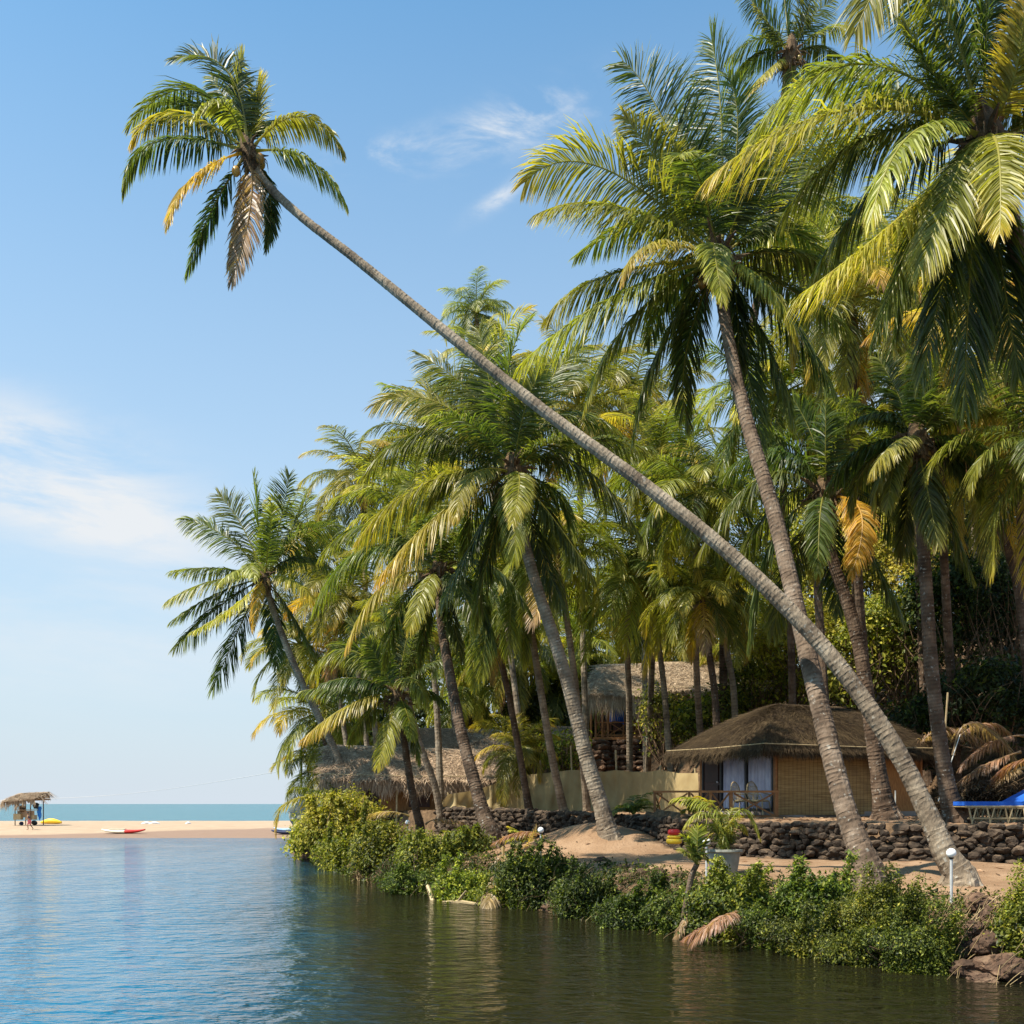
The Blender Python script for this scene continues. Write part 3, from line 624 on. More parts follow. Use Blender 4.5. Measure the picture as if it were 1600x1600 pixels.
palm('straight dark trunked coconut palm rising beside the dry frond pile', (1432, 690), 23.2,
     [(1434, 705), (1438, 790), (1446, 900), (1455, 1040), (1467, 1145), (1480, 1230), (1494, 1284)], 23.4, .19, .12,
 [(1385, 645, 1325, 662, .4, .08, .9), (1400, 610, 1372, 560, .7, .08, .4), (1400, 720, 1388, 795, -.6, .18, 1.0), (1480, 710, 1528, 775, .3, .04, 1.0), (1472, 790, 1520, 900, .2, .04, .9), (1455, 620, 1470, 550, .5, .1, .4),
  (1495, 645, 1560, 640, -.3, .12, .8), (1350, 700, 1290, 770, .5, .04, 1.0), (1420, 780, 1405, 870, .8, .03, 1.0), (1440, 620, 1425, 550, -1, .15, .4), (1500, 690, 1565, 720, 1, .06, 1.0), (1365, 640, 1300, 620, 1.2, .1, .7), (1450, 770, 1465, 850, -1.2, .05, 1.0), (1400, 690, 1360, 740, -1.6, .24, 1.0)],
 seed=19, auto=7, autolen=2.4, nuts=3, lw=.045, ll=.25, n=76, mat='trunk_brown')
palm('small crowned palm standing tallest of all at the top edge behind the others', (1235, 85), 38,
     [(1232, 100), (1220, 200), (1195, 400), (1160, 600), (1135, 800), (1130, 1080)], 44, .2, .14,
 [(1190, 60, 1135, 95, .5, .1, .9), (1195, 30, 1158, -20, 1, .06, .4), (1228, 20, 1222, -50, .5, .05, .3), (1262, 20, 1270, -40, 0, .08, .3), (1290, 45, 1336, 45, .5, .25, .9), (1200, 110, 1165, 148, -1, .36, 1.0),
  (1270, 110, 1310, 150, .6, .1, 1.0), (1190, 85, 1145, 125, 1.2, .05, 1.0), (1240, 140, 1240, 190, -1, .2, 1.0), (1285, 75, 1320, 110, 1, .1, 1.0), (1210, 50, 1180, 10, -1, .12, .5), (1255, 40, 1300, 0, 1.3, .08, .5)],
 seed=20,  nuts=6, lw=.06, ll=.25, n=56, mat='trunk_brown')
# ------------------------------------------------------------------ the rest of the grove: four crowns shared by the palms behind
CROWNS = []
for k in range(8):
    rng = np.random.default_rng(50 + k); mb = MB(); nf = 28
    for i in range(nf):
        az = i * 2.399 + k; el = math.radians(np.interp(i / (nf - 1), [0, .25, .6, 1], [76, 48, 6, -50]) + rng.normal(0, 9))
        q = i / (nf - 1)
        frond(mb, autopath(np.zeros(3), az, el, rng.uniform(.8, 1.12), rng, 1.15), 50, .03 + .07 * (k % 3) + .30 * rng.random() ** 2 + (.4 if (q > .9 and rng.random() < .35) else 0), .45 + .6 * q, rng.normal(0, .25), .0135, .25, rng=rng, sides=3)
    CROWNS.append(mesh_data('crown', np.concatenate(mb.v), mb.f, M['palm'], np.concatenate(mb.a)))
def bpalm(label, u, v, rad, Y, foot=None, Yf=None, k=0, mat='trunk', r=.13, tpts=None, flare=1.3):
    """background palm: crown centre (u, v), crown radius in picture units, depth"""
    C = P(u, v, Y); rng = np.random.default_rng(int(u * 3 + v))
    if foot is None: foot = u + rng.uniform(-40, 60)
    Yf = Yf or Y + rng.uniform(-.6, 1.5)
    x = (foot - 800) * Yf / F; gz = hz1(x, Yf)
    base = np.array([x, Yf, gz])
    root = empty('palm_tree', base, label, 'palm tree', 'palms further back in the grove')
    side = (base - C) * .5 + C + np.array([rng.uniform(-.35, .35), 0, 0])
    if tpts: mids = [P(a, b, Y + (Yf - Y) * (i + 1) / (len(tpts) + 1)) for i, (a, b) in enumerate(tpts)][::-1]
    else: mids = [side]
    path = [base - np.array([0, 0, .1])] + mids + [C]
    Lg = np.linalg.norm(C - base)
    mb = MB(); trunk(mb, np.array(path), r * 1.15, r * .85, flare, int(u), 10, max(.13, Lg / 90)); mb.build('trunk', M[mat], root)
    R = rad * 1.22 * Y / F
    cr = bpy.data.objects.new('crown', CROWNS[(k + int(u)) % 8]); COL.objects.link(cr); cr.parent = root
    cr.location = C - base; cr.scale = (R, R, R * rng.uniform(.9, 1.05)); cr.rotation_euler = (rng.normal(0, .12), rng.normal(0, .12), rng.uniform(0, 6.28))
    ORG[cr.name] = base
BP = [
 ('slim far palm whose small crown tops the middle of the grove against the sky', 745, 490, 60, 66, 790, None, 0, 'trunk', .14),
 ('back palm whose crown pokes up between the left end palm and the middle palm', 568, 752, 98, 55, 600, None, 1, 'trunk', .14),
 ('back palm hidden low behind the left end palm, over the sky edge', 485, 860, 95, 58, 560, None, 2, 'trunk', .14),
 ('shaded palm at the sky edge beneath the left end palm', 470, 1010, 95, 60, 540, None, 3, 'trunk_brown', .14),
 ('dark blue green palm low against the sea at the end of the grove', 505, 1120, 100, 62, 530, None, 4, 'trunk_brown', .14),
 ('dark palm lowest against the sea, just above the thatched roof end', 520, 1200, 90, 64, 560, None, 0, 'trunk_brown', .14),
 ('dark palm behind the thatched roof beneath the young palm', 600, 1000, 110, 58, 640, None, 1, 'trunk_brown', .14),
 ('palm behind the long yellow tipped palm, upper left of the middle crown', 640, 800, 120, 46, 690, None, 2, 'trunk', .14),
 ('palm above the middle crown, left of the leaning trunk', 765, 600, 105, 50, 830, None, 3, 'trunk', .14),
 ('palm directly behind the leaning trunk, right of the middle crown', 905, 640, 120, 48, 920, None, 4, 'trunk', .14),
 ('pale far palm seen between the leaning trunk and the big crown', 985, 640, 125, 54, 1010, None, 0, 'trunk', .14),
 ('pale trunked palm standing right behind the middle palm trunk', 868, 850, 120, 38, 918, 41, 1, 'trunk', .13, [(880, 930), (898, 1060), (908, 1160)]),
 ('brown trunked palm standing in front of the shade cloth, left of the pale trunked one', 805, 900, 125, 40, 882, 42, 2, 'trunk', .15, [(825, 960), (845, 1080), (862, 1180)]),
 ('thin dark palm in front of the left part of the shade cloth', 760, 955, 110, 42, 828, 43, 3, 'trunk_brown', .14, [(780, 1020), (803, 1130)]),
 ('palm leaning left behind the young palm, in front of the thatched roof', 625, 985, 74, 42, 693, 43.5, 4, 'trunk', .14, [(635, 1080), (655, 1160), (680, 1230)]),
 ('palm with its crown right of the middle palm, beneath the leaning trunk', 985, 905, 120, 42, 985, 47, 0, 'trunk', .14, [(980, 1000), (983, 1100)]),
 ('palm left of the two dark trunks behind the bamboo hut', 1035, 860, 125, 44, 1052, 43, 1, 'trunk', .13, [(1025, 960), (1038, 1080)]),
 ('first dark trunked palm behind the bamboo hut roof, with fronds hanging low', 1098, 935, 100, 38, 1125, 38.5, 2, 'trunk_brown', .14, [(1108, 1020), (1118, 1100)]),
 ('second palm behind the bamboo hut roof, just right of the dark one', 1128, 900, 110, 42, 1152, 42, 3, 'trunk', .14, [(1135, 1010), (1147, 1090)]),
 ('palm behind the leaning trunk where it meets the big crown palm', 1090, 770, 125, 36, 1105, 46, 4, 'trunk', .14),
 ('palm filling the gap under the big crown, left of its trunk', 1030, 720, 125, 40, 1010, 50, 1, 'trunk', .14),
 ('palm behind the big crown on its right side', 1250, 330, 140, 34, 1300, None, 2, 'trunk_brown', .14),
 ('palm in the middle right between the big crown and the corner palm', 1330, 470, 150, 29, 1375, 33, 3, 'trunk_brown', .14),
 ('sunlit palm high at the right, just under the corner palm', 1460, 545, 150, 31, 1500, 36, 4, 'trunk_brown', .14),
 ('palm at the right edge with long shaded fronds', 1570, 520, 170, 24, 1640, 27, 0, 'trunk_brown', .15),
 ('palm at the right edge with a leaning trunk above the blue loungers', 1545, 715, 140, 31, 1625, 32, 1, 'trunk_brown', .14, [(1552, 800), (1592, 930)]),
 ('palm behind the orange fronded palm, upper left of it', 1215, 620, 135, 33, 1240, 40, 2, 'trunk_brown', .14),
 ('palm right of the big crown trunk, behind the orange fronded palm', 1335, 650, 140, 34, 1360, 42, 3, 'trunk_brown', .14),
 ('low bright palm on the hill above the upper hut', 1200, 1010, 95, 62, 1200, None, 4, 'trunk', .14),
 ('low pale palm on the hill between the two dark trunks', 1100, 1000, 100, 66, 1120, None, 0, 'trunk', .14),
 ('understory palm between the middle trunk and the upper hut', 905, 1010, 90, 67, 900, None, 1, 'trunk', .13),
 ('shaded understory palm behind the thatched roofs', 730, 1080, 90, 66, 735, None, 2, 'trunk_brown', .13),
 ('low stemless looking palm at the right end of the second thatched roof', 812, 1175, 70, 46, 815, None, 3, 'trunk_brown', .12),
 ('understory palm behind the upper hut, left of its roof', 885, 1085, 85, 67, 880, None, 4, 'trunk_brown', .13),
 ('palm behind the roof where the left trunks gather', 800, 1020, 95, 64, 790, None, 0, 'trunk_brown', .13),
 ('far palm over the upper hut roof', 1000, 985, 90, 68, 1000, None, 2, 'trunk', .13),
 ('palm at the far right beyond the corner, half out of view', 1640, 700, 170, 22, 1700, 24, 3, 'trunk_brown', .15),
 ('palm on the hill at the right, high behind the straight dark trunk', 1430, 420, 140, 38, 1450, None, 1, 'trunk_brown', .14),
 ('far sunlit palm seen through the gap right of the straight dark trunk', 1520, 620, 110, 44, 1540, None, 2, 'trunk', .14),
 ('far palm left of the middle crown, its tips over the sky', 680, 690, 110, 56, 720, None, 3, 'trunk', .14),
 ('back palm between the left end palm and the young palm', 545, 935, 105, 54, 590, None, 4, 'trunk', .14),
]
for a in BP: bpalm(*a)
# ------------------------------------------------------------------ leafy shrubs
def leafcloud(mb, lobes, n, size, rng, tone=.35, aspect=.55, clump=9, cs=.11, up=.5):
    lobes = [(np.asarray(c, float), np.asarray(r, float) * np.ones(3)) for c, r in lobes]
    w = np.array([r[0] * r[1] + r[1] * r[2] for c, r in lobes]); w /= w.sum()
    nc = max(4, n // clump)
    li = rng.choice(len(lobes), nc * 2, p=w)
    d = rng.normal(0, 1, (nc * 2, 3)); d[:, 2] = np.where(d[:, 2] < -.5, -d[:, 2], d[:, 2]); d /= np.linalg.norm(d, axis=1)[:, None]
    Cc = np.array([lobes[i][0] for i in li]); Rr = np.array([lobes[i][1] for i in li])
    rad = 1 - .38 * rng.random(nc * 2) ** 2.2
    lump = 1 + .16 * np.sin(d[:, 0] * 7 + li * 2) * np.cos(d[:, 1] * 6 + li) + .1 * np.sin(d[:, 2] * 11 + li)
    p = Cc + d * Rr * (rad * lump)[:, None]
    ins = np.zeros(nc * 2, bool)
    for i, (c, r) in enumerate(lobes): ins |= (np.linalg.norm((p - c) / r, axis=1) < .62)
    gap = wav(p[:, 0] * 1.0, p[:, 2] * 1.3 + p[:, 1] * .6, 5.5, 1) < -.62
    ins |= gap & (rng.random(nc * 2) < .8)
    sel = np.nonzero(~ins)[0][:nc]; p = p[sel]; d = d[sel]; nc = len(p)
    ct = rng.normal(0, .16, nc) + .1 * wav(p[:, 0], p[:, 2] + p[:, 1], 2.2)
    k = clump
    q = (p[:, None, :] + rng.normal(0, cs, (nc, k, 3))).reshape(-1, 3)
    nr = np.repeat(d, k, 0) + rng.normal(0, .55, (nc * k, 3)) + np.array([0, 0, up]); nr /= np.linalg.norm(nr, axis=1)[:, None]
    a = rng.normal(0, 1, (nc * k, 3)); a -= (a * nr).sum(1)[:, None] * nr; a /= np.linalg.norm(a, axis=1)[:, None]
    a[:, 2] -= .3
    b = np.cross(nr, a)
    sz = (size * rng.uniform(.55, 1.25, nc * k))[:, None]
    V = np.stack([q - a * sz * .5, q + b * sz * aspect * .5 + nr * sz * .12, q + a * sz * .55, q - b * sz * aspect * .5 + nr * sz * .12], 1)
    i = (np.arange(nc * k) * 4)[:, None]
    fc = np.concatenate([i + [0, 1, 2], i + [0, 2, 3]]).tolist()
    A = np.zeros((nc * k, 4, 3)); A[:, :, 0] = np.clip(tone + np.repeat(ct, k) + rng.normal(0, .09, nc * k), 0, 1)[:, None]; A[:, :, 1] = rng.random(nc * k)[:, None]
    mb.add(V.reshape(-1, 3), fc, A.reshape(-1, 3))
def twigs(mb, c, r, n, rng, rad=.012):
    c = np.asarray(c, float); r = np.asarray(r, float) * np.ones(3)
    for i in range(n):
        d = rng.normal(0, 1, 3); d[2] = abs(d[2]) * .8; d /= np.linalg.norm(d)
        e = c + d * r * rng.uniform(.7, 1.02); s = c + np.array([rng.normal(0, .15) * r[0], rng.normal(0, .15) * r[1], -r[2] * .9])
        md = (s + e) / 2 + rng.normal(0, .14, 3) * r
        mb.tube(bez(s, md, e, 7), np.linspace(rad * 2, rad * .5, 7), 4)
def shrub(label, u, v, w, h, Y, tone=.35, size=.085, seed=0, n=None, dep=1.0, cat='shrub', group='shrubs along the bank', vines=0, name='shrub', clump=9):
    """u, v: centre; w, h: half sizes in picture units; built round its own point in the world"""
    rng = np.random.default_rng(seed + int(u)); tone = min(1, tone + .05)
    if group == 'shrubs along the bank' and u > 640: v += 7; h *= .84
    c = P(u, v, Y); rx, rz = w * Y / F, h * Y / F; ry = rx * dep
    gz = max(0, hz1(c[0], c[1]))
    base = np.array([c[0], c[1], min(gz, c[2] - rz * .6)])
    root = empty(name, base, label, cat, group)
    lobes = [(c, (rx * .72, ry * .75, rz * .8))]
    for i in range(7):
        az = i * .9 + rng.uniform(0, .5); k = rng.uniform(.26, .5)
        lobes.append((c + np.array([math.cos(az) * rx * .6, math.sin(az) * ry * .6, rng.uniform(-.5, .62) * rz]), (rx * k, ry * k, rz * rng.uniform(.3, .55))))
    n = n or int(5200 * (w * h / 2600.) * (16. / max(Y, 16)) ** .0 + 1200)
    size *= rng.uniform(.8, 1.3); mb = MB(); leafcloud(mb, lobes, int(n * .75), size, rng, tone, clump=clump, cs=min(.3, size * 1.3), aspect=rng.uniform(.35, .7)); leafcloud(mb, lobes, int(n * .3), size * .6, rng, tone + .1, clump=6, cs=.06, up=.9); leafcloud(mb, [(c_, r_ * np.array([1.18, 1.18, 1.12])) for c_, r_ in [(np.asarray(a), np.asarray(b) * np.ones(3)) for a, b in lobes]], int(n * .10), size * .8, rng, tone + .12, clump=5, cs=.07)
    for i in range(int(vines * 2.2)):        # trailing and springing shoots
        az = rng.uniform(3.6, 5.8); s = c + np.array([math.cos(az) * rx * .8, math.sin(az) * ry * .8, rng.uniform(-.2, .9) * rz])
        Lh = rng.uniform(.25, .95); up = rng.random() < .22
        for t in np.linspace(0, 1, int(Lh * 34)):
            q = s + np.array([rng.normal(0, .03) + t * .12, -t * .15, (t * Lh * .7) if up else -t * Lh])
            leafcloud(mb, [(q, .03)], 3, size * .9, rng, tone + .12, clump=3, cs=.035)
    mb.build('foliage', M['bush'], root)
    mb = MB(); twigs(mb, c, (rx * 1.06, ry * 1.06, rz * 1.06), 70, rng, .009 * max(1, Y / 25)); mb.build('stem', M['stem'], root)
    return root
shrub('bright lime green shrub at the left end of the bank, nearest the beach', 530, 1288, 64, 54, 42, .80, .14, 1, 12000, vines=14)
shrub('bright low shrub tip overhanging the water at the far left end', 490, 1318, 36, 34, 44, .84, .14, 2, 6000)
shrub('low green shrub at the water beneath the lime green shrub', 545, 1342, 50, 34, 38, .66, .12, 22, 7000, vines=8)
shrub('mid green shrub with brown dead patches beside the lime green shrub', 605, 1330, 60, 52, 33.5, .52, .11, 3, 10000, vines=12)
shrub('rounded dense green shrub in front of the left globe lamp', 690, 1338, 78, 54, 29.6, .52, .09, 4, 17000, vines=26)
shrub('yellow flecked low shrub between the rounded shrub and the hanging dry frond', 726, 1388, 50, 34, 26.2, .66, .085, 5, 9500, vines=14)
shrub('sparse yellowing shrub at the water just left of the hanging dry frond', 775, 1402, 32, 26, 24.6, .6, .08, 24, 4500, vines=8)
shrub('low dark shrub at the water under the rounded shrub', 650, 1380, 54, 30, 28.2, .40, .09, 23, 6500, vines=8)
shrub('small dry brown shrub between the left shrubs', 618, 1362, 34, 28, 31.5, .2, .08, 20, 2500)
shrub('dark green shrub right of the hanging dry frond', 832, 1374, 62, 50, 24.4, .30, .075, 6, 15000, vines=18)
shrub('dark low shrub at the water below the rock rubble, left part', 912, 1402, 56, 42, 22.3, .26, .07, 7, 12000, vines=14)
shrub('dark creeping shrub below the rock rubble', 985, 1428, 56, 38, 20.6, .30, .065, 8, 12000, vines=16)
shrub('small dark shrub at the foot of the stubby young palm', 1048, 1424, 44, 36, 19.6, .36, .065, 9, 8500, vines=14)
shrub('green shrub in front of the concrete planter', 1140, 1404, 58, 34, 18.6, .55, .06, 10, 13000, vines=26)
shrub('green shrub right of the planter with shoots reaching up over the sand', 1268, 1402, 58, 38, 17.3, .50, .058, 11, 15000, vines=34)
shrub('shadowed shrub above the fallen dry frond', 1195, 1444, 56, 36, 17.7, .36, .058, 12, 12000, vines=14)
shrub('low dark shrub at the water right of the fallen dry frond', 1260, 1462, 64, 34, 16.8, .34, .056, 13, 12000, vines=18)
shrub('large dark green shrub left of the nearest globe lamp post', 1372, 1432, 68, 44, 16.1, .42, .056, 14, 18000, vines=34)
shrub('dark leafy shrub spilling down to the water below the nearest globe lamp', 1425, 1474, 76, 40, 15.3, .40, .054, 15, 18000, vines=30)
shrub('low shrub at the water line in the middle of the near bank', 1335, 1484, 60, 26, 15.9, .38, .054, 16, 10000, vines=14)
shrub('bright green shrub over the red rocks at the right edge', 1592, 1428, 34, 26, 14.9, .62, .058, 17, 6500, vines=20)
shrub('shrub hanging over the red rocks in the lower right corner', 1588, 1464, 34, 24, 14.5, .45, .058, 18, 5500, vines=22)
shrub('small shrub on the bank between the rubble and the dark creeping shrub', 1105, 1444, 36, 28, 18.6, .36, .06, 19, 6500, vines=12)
HG = 'leafy bushes on the hillside'
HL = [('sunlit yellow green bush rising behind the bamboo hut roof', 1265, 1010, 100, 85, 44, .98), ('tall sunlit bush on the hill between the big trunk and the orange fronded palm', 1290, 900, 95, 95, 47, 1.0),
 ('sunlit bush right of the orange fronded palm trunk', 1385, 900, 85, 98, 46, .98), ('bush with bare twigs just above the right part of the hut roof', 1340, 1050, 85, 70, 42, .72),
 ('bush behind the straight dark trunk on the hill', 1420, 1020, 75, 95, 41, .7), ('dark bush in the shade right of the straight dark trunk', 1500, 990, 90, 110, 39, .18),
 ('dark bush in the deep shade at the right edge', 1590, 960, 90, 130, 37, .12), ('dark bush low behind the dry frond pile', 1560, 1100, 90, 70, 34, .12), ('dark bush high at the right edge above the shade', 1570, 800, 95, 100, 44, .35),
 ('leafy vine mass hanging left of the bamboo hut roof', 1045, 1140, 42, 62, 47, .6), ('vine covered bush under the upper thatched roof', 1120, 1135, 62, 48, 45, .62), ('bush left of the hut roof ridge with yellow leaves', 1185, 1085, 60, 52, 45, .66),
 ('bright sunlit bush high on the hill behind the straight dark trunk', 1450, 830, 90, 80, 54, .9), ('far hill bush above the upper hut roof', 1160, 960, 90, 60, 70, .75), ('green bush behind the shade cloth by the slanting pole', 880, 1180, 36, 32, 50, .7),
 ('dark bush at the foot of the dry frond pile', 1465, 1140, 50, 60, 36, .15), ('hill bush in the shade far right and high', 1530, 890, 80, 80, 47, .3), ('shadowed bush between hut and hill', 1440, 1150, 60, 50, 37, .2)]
for i, (lb, u, v, w, h, Y, tn) in enumerate(HL):  # tn puts each bush's sun and shade into its leaf colour
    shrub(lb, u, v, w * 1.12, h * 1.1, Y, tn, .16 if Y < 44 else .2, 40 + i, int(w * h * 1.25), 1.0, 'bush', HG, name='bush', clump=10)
def broadleaf(label, u, v, w, h, Y, tone, seed):
    rng = np.random.default_rng(seed); c = P(u, v, Y); rx, rz = w * Y / F, h * Y / F
    gz = hz1(c[0], c[1]); base = np.array([c[0], c[1], gz])
    root = empty('broadleaf_tree', base, label, 'tree', 'dark trees behind the palms')
    lobes = [(c + np.array([rng.uniform(-.6, .6) * rx, rng.uniform(-.5, .5) * rx, rng.uniform(-.6, .6) * rz]), (rx * .5, rx * .5, rz * .45)) for _ in range(9)]
    mb = MB(); leafcloud(mb, lobes, 7500, .34, rng, tone, clump=10, cs=.4); mb.build('crown', M['bush'], root)
    mb = MB(); mb.tube([base - [0, 0, .2], (base + c) / 2 + rng.normal(0, .3, 3), c], [.35, .28, .12], 9)
    for lc, lr in lobes: mb.tube([(base + c) / 2, (c + lc) / 2, lc], [.16, .1, .03], 5)
    mb.build('trunk', M['stem'], root)
for i, (lb, u, v, w, h, Y, tn) in enumerate([
  ('dark leafy tree mass behind the thatched roofs at the left', 610, 1110, 95, 95, 74, .2), ('dark leafy tree behind the left trunks of the grove', 720, 1080, 100, 110, 78, .22), ('leafy tree behind the middle trunks', 830, 1060, 100, 120, 80, .3),
  ('leafy tree behind the upper hut', 950, 1020, 110, 110, 82, .45), ('sunlit leafy tree above the upper hut, further back', 1080, 980, 110, 100, 84, .7), ('leafy tree far back behind the palm tops in the middle', 800, 920, 110, 100, 84, .3),
  ('leafy tree on the hill top at the right', 1230, 860, 120, 110, 76, .6), ('dark leafy tree on the hill top far right', 1500, 740, 140, 100, 62, .3), ('leafy tree on the hill behind the orange fronded palm', 1370, 780, 120, 90, 66, .5),
  ('dark leafy tree low behind the left thatched roof end', 560, 1180, 60, 60, 72, .15), ('leafy tree low behind the second thatched roof', 700, 1170, 80, 60, 70, .2), ('leafy tree low behind the shade cloth and middle trunks', 835, 1150, 80, 70, 68, .3), ('leafy tree low at the left of the upper hut', 905, 1110, 50, 70, 67, .25), ('leafy tree behind the open side of the upper hut', 975, 1110, 60, 60, 72, .2)]): broadleaf(lb, u, v, w, h, Y, tn, 90 + i)
# leaf litter and low creepers that nobody could count
mb = MB(); rng = np.random.default_rng(5)
cand = np.stack([rng.uniform(-10, 13, 60000), rng.uniform(13, 46, 60000)], 1)
wd_ = sdist(cand[:, 0], cand[:, 1], WATERLINE); ok = (wd_ > -.05) & (wd_ < 1.75) & (rng.random(60000) < .95)
cand = cand[ok][:9000]; cz = height(cand[:, 0], cand[:, 1])
for (x, y), z in zip(cand[::2], cz[::2]): leafcloud(mb, [((x, y, z + .03), (.08, .08, .06))], 4, .07 * max(1, y / 22), rng, .35, clump=4, cs=.06)
mb.build('ground_creeper', M['bush'], kind='stuff', label='low green creeper covering the bank edge')
mb = MB()
cand = np.stack([rng.uniform(-9, 24, 30000), rng.uniform(15, 60, 30000)], 1); wd_ = sdist(cand[:, 0], cand[:, 1], WATERLINE)
td_ = sdist(cand[:, 0], cand[:, 1], TERR)
cand = cand[(wd_ > 1.3) & ((td_ > .3) | (rng.random(30000) < .22))]; cz = height(cand[:, 0], cand[:, 1])
for (x, y), z in zip(cand[:9000], cz[:9000]):
    a = rng.uniform(0, 6.28); l = rng.uniform(.03, .12) * max(1, y / 30); d = np.array([math.cos(a), math.sin(a), 0]) * l; e = np.array([-d[1], d[0], 0]) * .28
    p0 = np.array([x, y, z + .015]); mb.add([p0 - d, p0 + e + [0, 0, .02], p0 + d, p0 - e], [[0, 1, 2, 3]], (rng.random(), rng.random(), 0))
mb.build('leaf_litter', M['dry'], kind='stuff', label='dry leaf litter scattered on the sand and slope')

mb = MB(); rng = np.random.default_rng(15)
for k in range(900):
    i = rng.integers(0, 10); a, b = WATERLINE[4 + i], WATERLINE[5 + i] if i < 9 else WATERLINE[13]; t = rng.random(); q = a + (b - a) * t
    n_ = np.array([-(b - a)[1], (b - a)[0]]); n_ = n_ / (np.linalg.norm(n_) + 1e-6); n_ = n_ if n_[0] > 0 else -n_
    s0 = q + n_ * rng.uniform(.1, 1.3); e0 = s0 - n_ * rng.uniform(.1, .7) + rng.normal(0, .15, 2)
    zs = hz1(s0[0], s0[1]) + rng.uniform(0, .3); ze = max(-.03, zs - rng.uniform(.2, .8))
    p0 = np.array([*s0, zs]); p2 = np.array([*e0, ze]); mb.tube(bez(p0, (p0 + p2) / 2 + rng.normal(0, .08, 3) + [0, 0, .06], p2, 6), np.linspace(.009, .004, 6) * max(1, q[1] / 22), 3, a=(rng.random(), rng.random(), 0))
mb.build('hanging_roots', M['dry'], kind='stuff', label='brown roots and dry stems hanging down the bank to the water')
# ------------------------------------------------------------------ stones
def ico(sub=2):
    import bmesh
    bm = bmesh.new(); bmesh.ops.create_icosphere(bm, subdivisions=sub, radius=1)
    v = np.array([x.co[:] for x in bm.verts]); f = [[y.index for y in x.verts] for x in bm.faces]; bm.free(); return v, f
ICV, ICF = ico(2); ICV3, ICF3 = ico(4)
def stone(mb, c, r, rng, hi=False):
    V, Fc = (ICV3, ICF3) if hi else (ICV, ICF)
    s = rng.uniform(0, 99); v = V.copy()
    # flatten some faces so it reads as a broken block
    for _ in range(7):
        d = rng.normal(0, 1, 3); d /= np.linalg.norm(d); k = rng.uniform(.62, .85); m_ = v @ d - k; v = v - np.outer(np.maximum(m_, 0), d)
    nz = np.array([mnoise.noise(Vector(p * 2.2) + Vector((s, 0, 0))) + .5 * mnoise.noise(Vector(p * 5) + Vector((0, s, 0))) for p in v])
    nz = nz + (.35 * np.array([mnoise.noise(Vector(p * 11)) for p in v]) if hi else 0)
    v = v * (1 + .24 * nz)[:, None] * (np.asarray(r) * np.ones(3))
    a = rng.uniform(0, 6.28); R = np.array([[math.cos(a), -math.sin(a), 0], [math.sin(a), math.cos(a), 0], [0, 0, 1]])
    t = rng.normal(0, .3); Rt = np.array([[1, 0, 0], [0, math.cos(t), -math.sin(t)], [0, math.sin(t), math.cos(t)]])
    mb.add(v @ Rt.T @ R.T + np.asarray(c), Fc, (.5, rng.random(), 0))
def stonewall(label, pts, z0, z1, mat, rng, s=.15, lean=.12, name='stone_wall'):
    mb = MB()
    for (a, b), (za, zb), (ta, tb) in zip(zip(pts[:-1], pts[1:]), zip(z0[:-1], z0[1:]), zip(z1[:-1], z1[1:])):
        a = np.array(a, float); b = np.array(b, float); Ln = np.linalg.norm(b - a)
        nrm = np.array([-(b - a)[1], (b - a)[0]]) / Ln
        if nrm[1] > 0: nrm = -nrm
        rows = max(3, int((max(ta - za, tb - zb)) / (s * 1.0)) + 1)
        for r in range(rows + 1):
            x = rng.uniform(0, s)
            while x < Ln:
                t = x / Ln; q = a + (b - a) * t; zz = (za * (1 - t) + zb * t) + (ta * (1 - t) + tb * t - za * (1 - t) - zb * t) * r / rows
                w = s * rng.uniform(.5, 1.6)
                o = nrm * (lean * (1 - r / rows) + rng.uniform(-.05, .05))
                stone(mb, (q[0] + o[0], q[1] + o[1], zz + rng.uniform(-.04, .03)), (w, w * .8, s * rng.uniform(.55, .8)), rng)
                x += w * 1.4
    return mb.build(name, M[mat], label=label, cat='stone wall', smooth=False)
rng = np.random.default_rng(21)
def wl(us, Ys): return [((u - 800) * y / F, y) for u, y in zip(us, Ys)]
def ground_at(pts, off): return [hz1(x + off[0], y + off[1]) for x, y in pts]
w1 = [(12.6, 20.9), (10.75, 21.55), (8.3, 22.55), (6.1, 24.35), (5.6, 25.2)]
stonewall('long dark dry stone retaining wall behind the near trunks, holding up the hut terrace', w1, ground_at(w1, (-.5, -.7)), [1.95, 1.93, 1.93, 1.94, 1.92], 'laterite_dark', rng, .145)
w2 = [(5.45, 25.5), (4.3, 27.5), (3.3, 31), (2.2, 34.4)]
stonewall('low dark stone wall in front of the veranda railing', w2, ground_at(w2, (-.5, -.6)), [1.9, 1.98, 2.05, 2.1], 'laterite_dark', rng, .15)
w3 = [(2.1, 34.6), (.4, 37.8), (-1.6, 41.4), (-3.2, 43.9)]
stonewall('rough dark laterite wall below the shade cloth', w3, ground_at(w3, (-.5, -.6)), [2.1, 2.15, 2.2, 2.2], 'laterite_dark', rng, .18)
def rock(label, u, v, Y, r, mat='laterite', group='loose red rocks'):
    mb = MB(); c = P(u, v, Y); stone(mb, c, r, rng, True); mb.build('rock', M[mat], label=label, cat='rock', group=group)
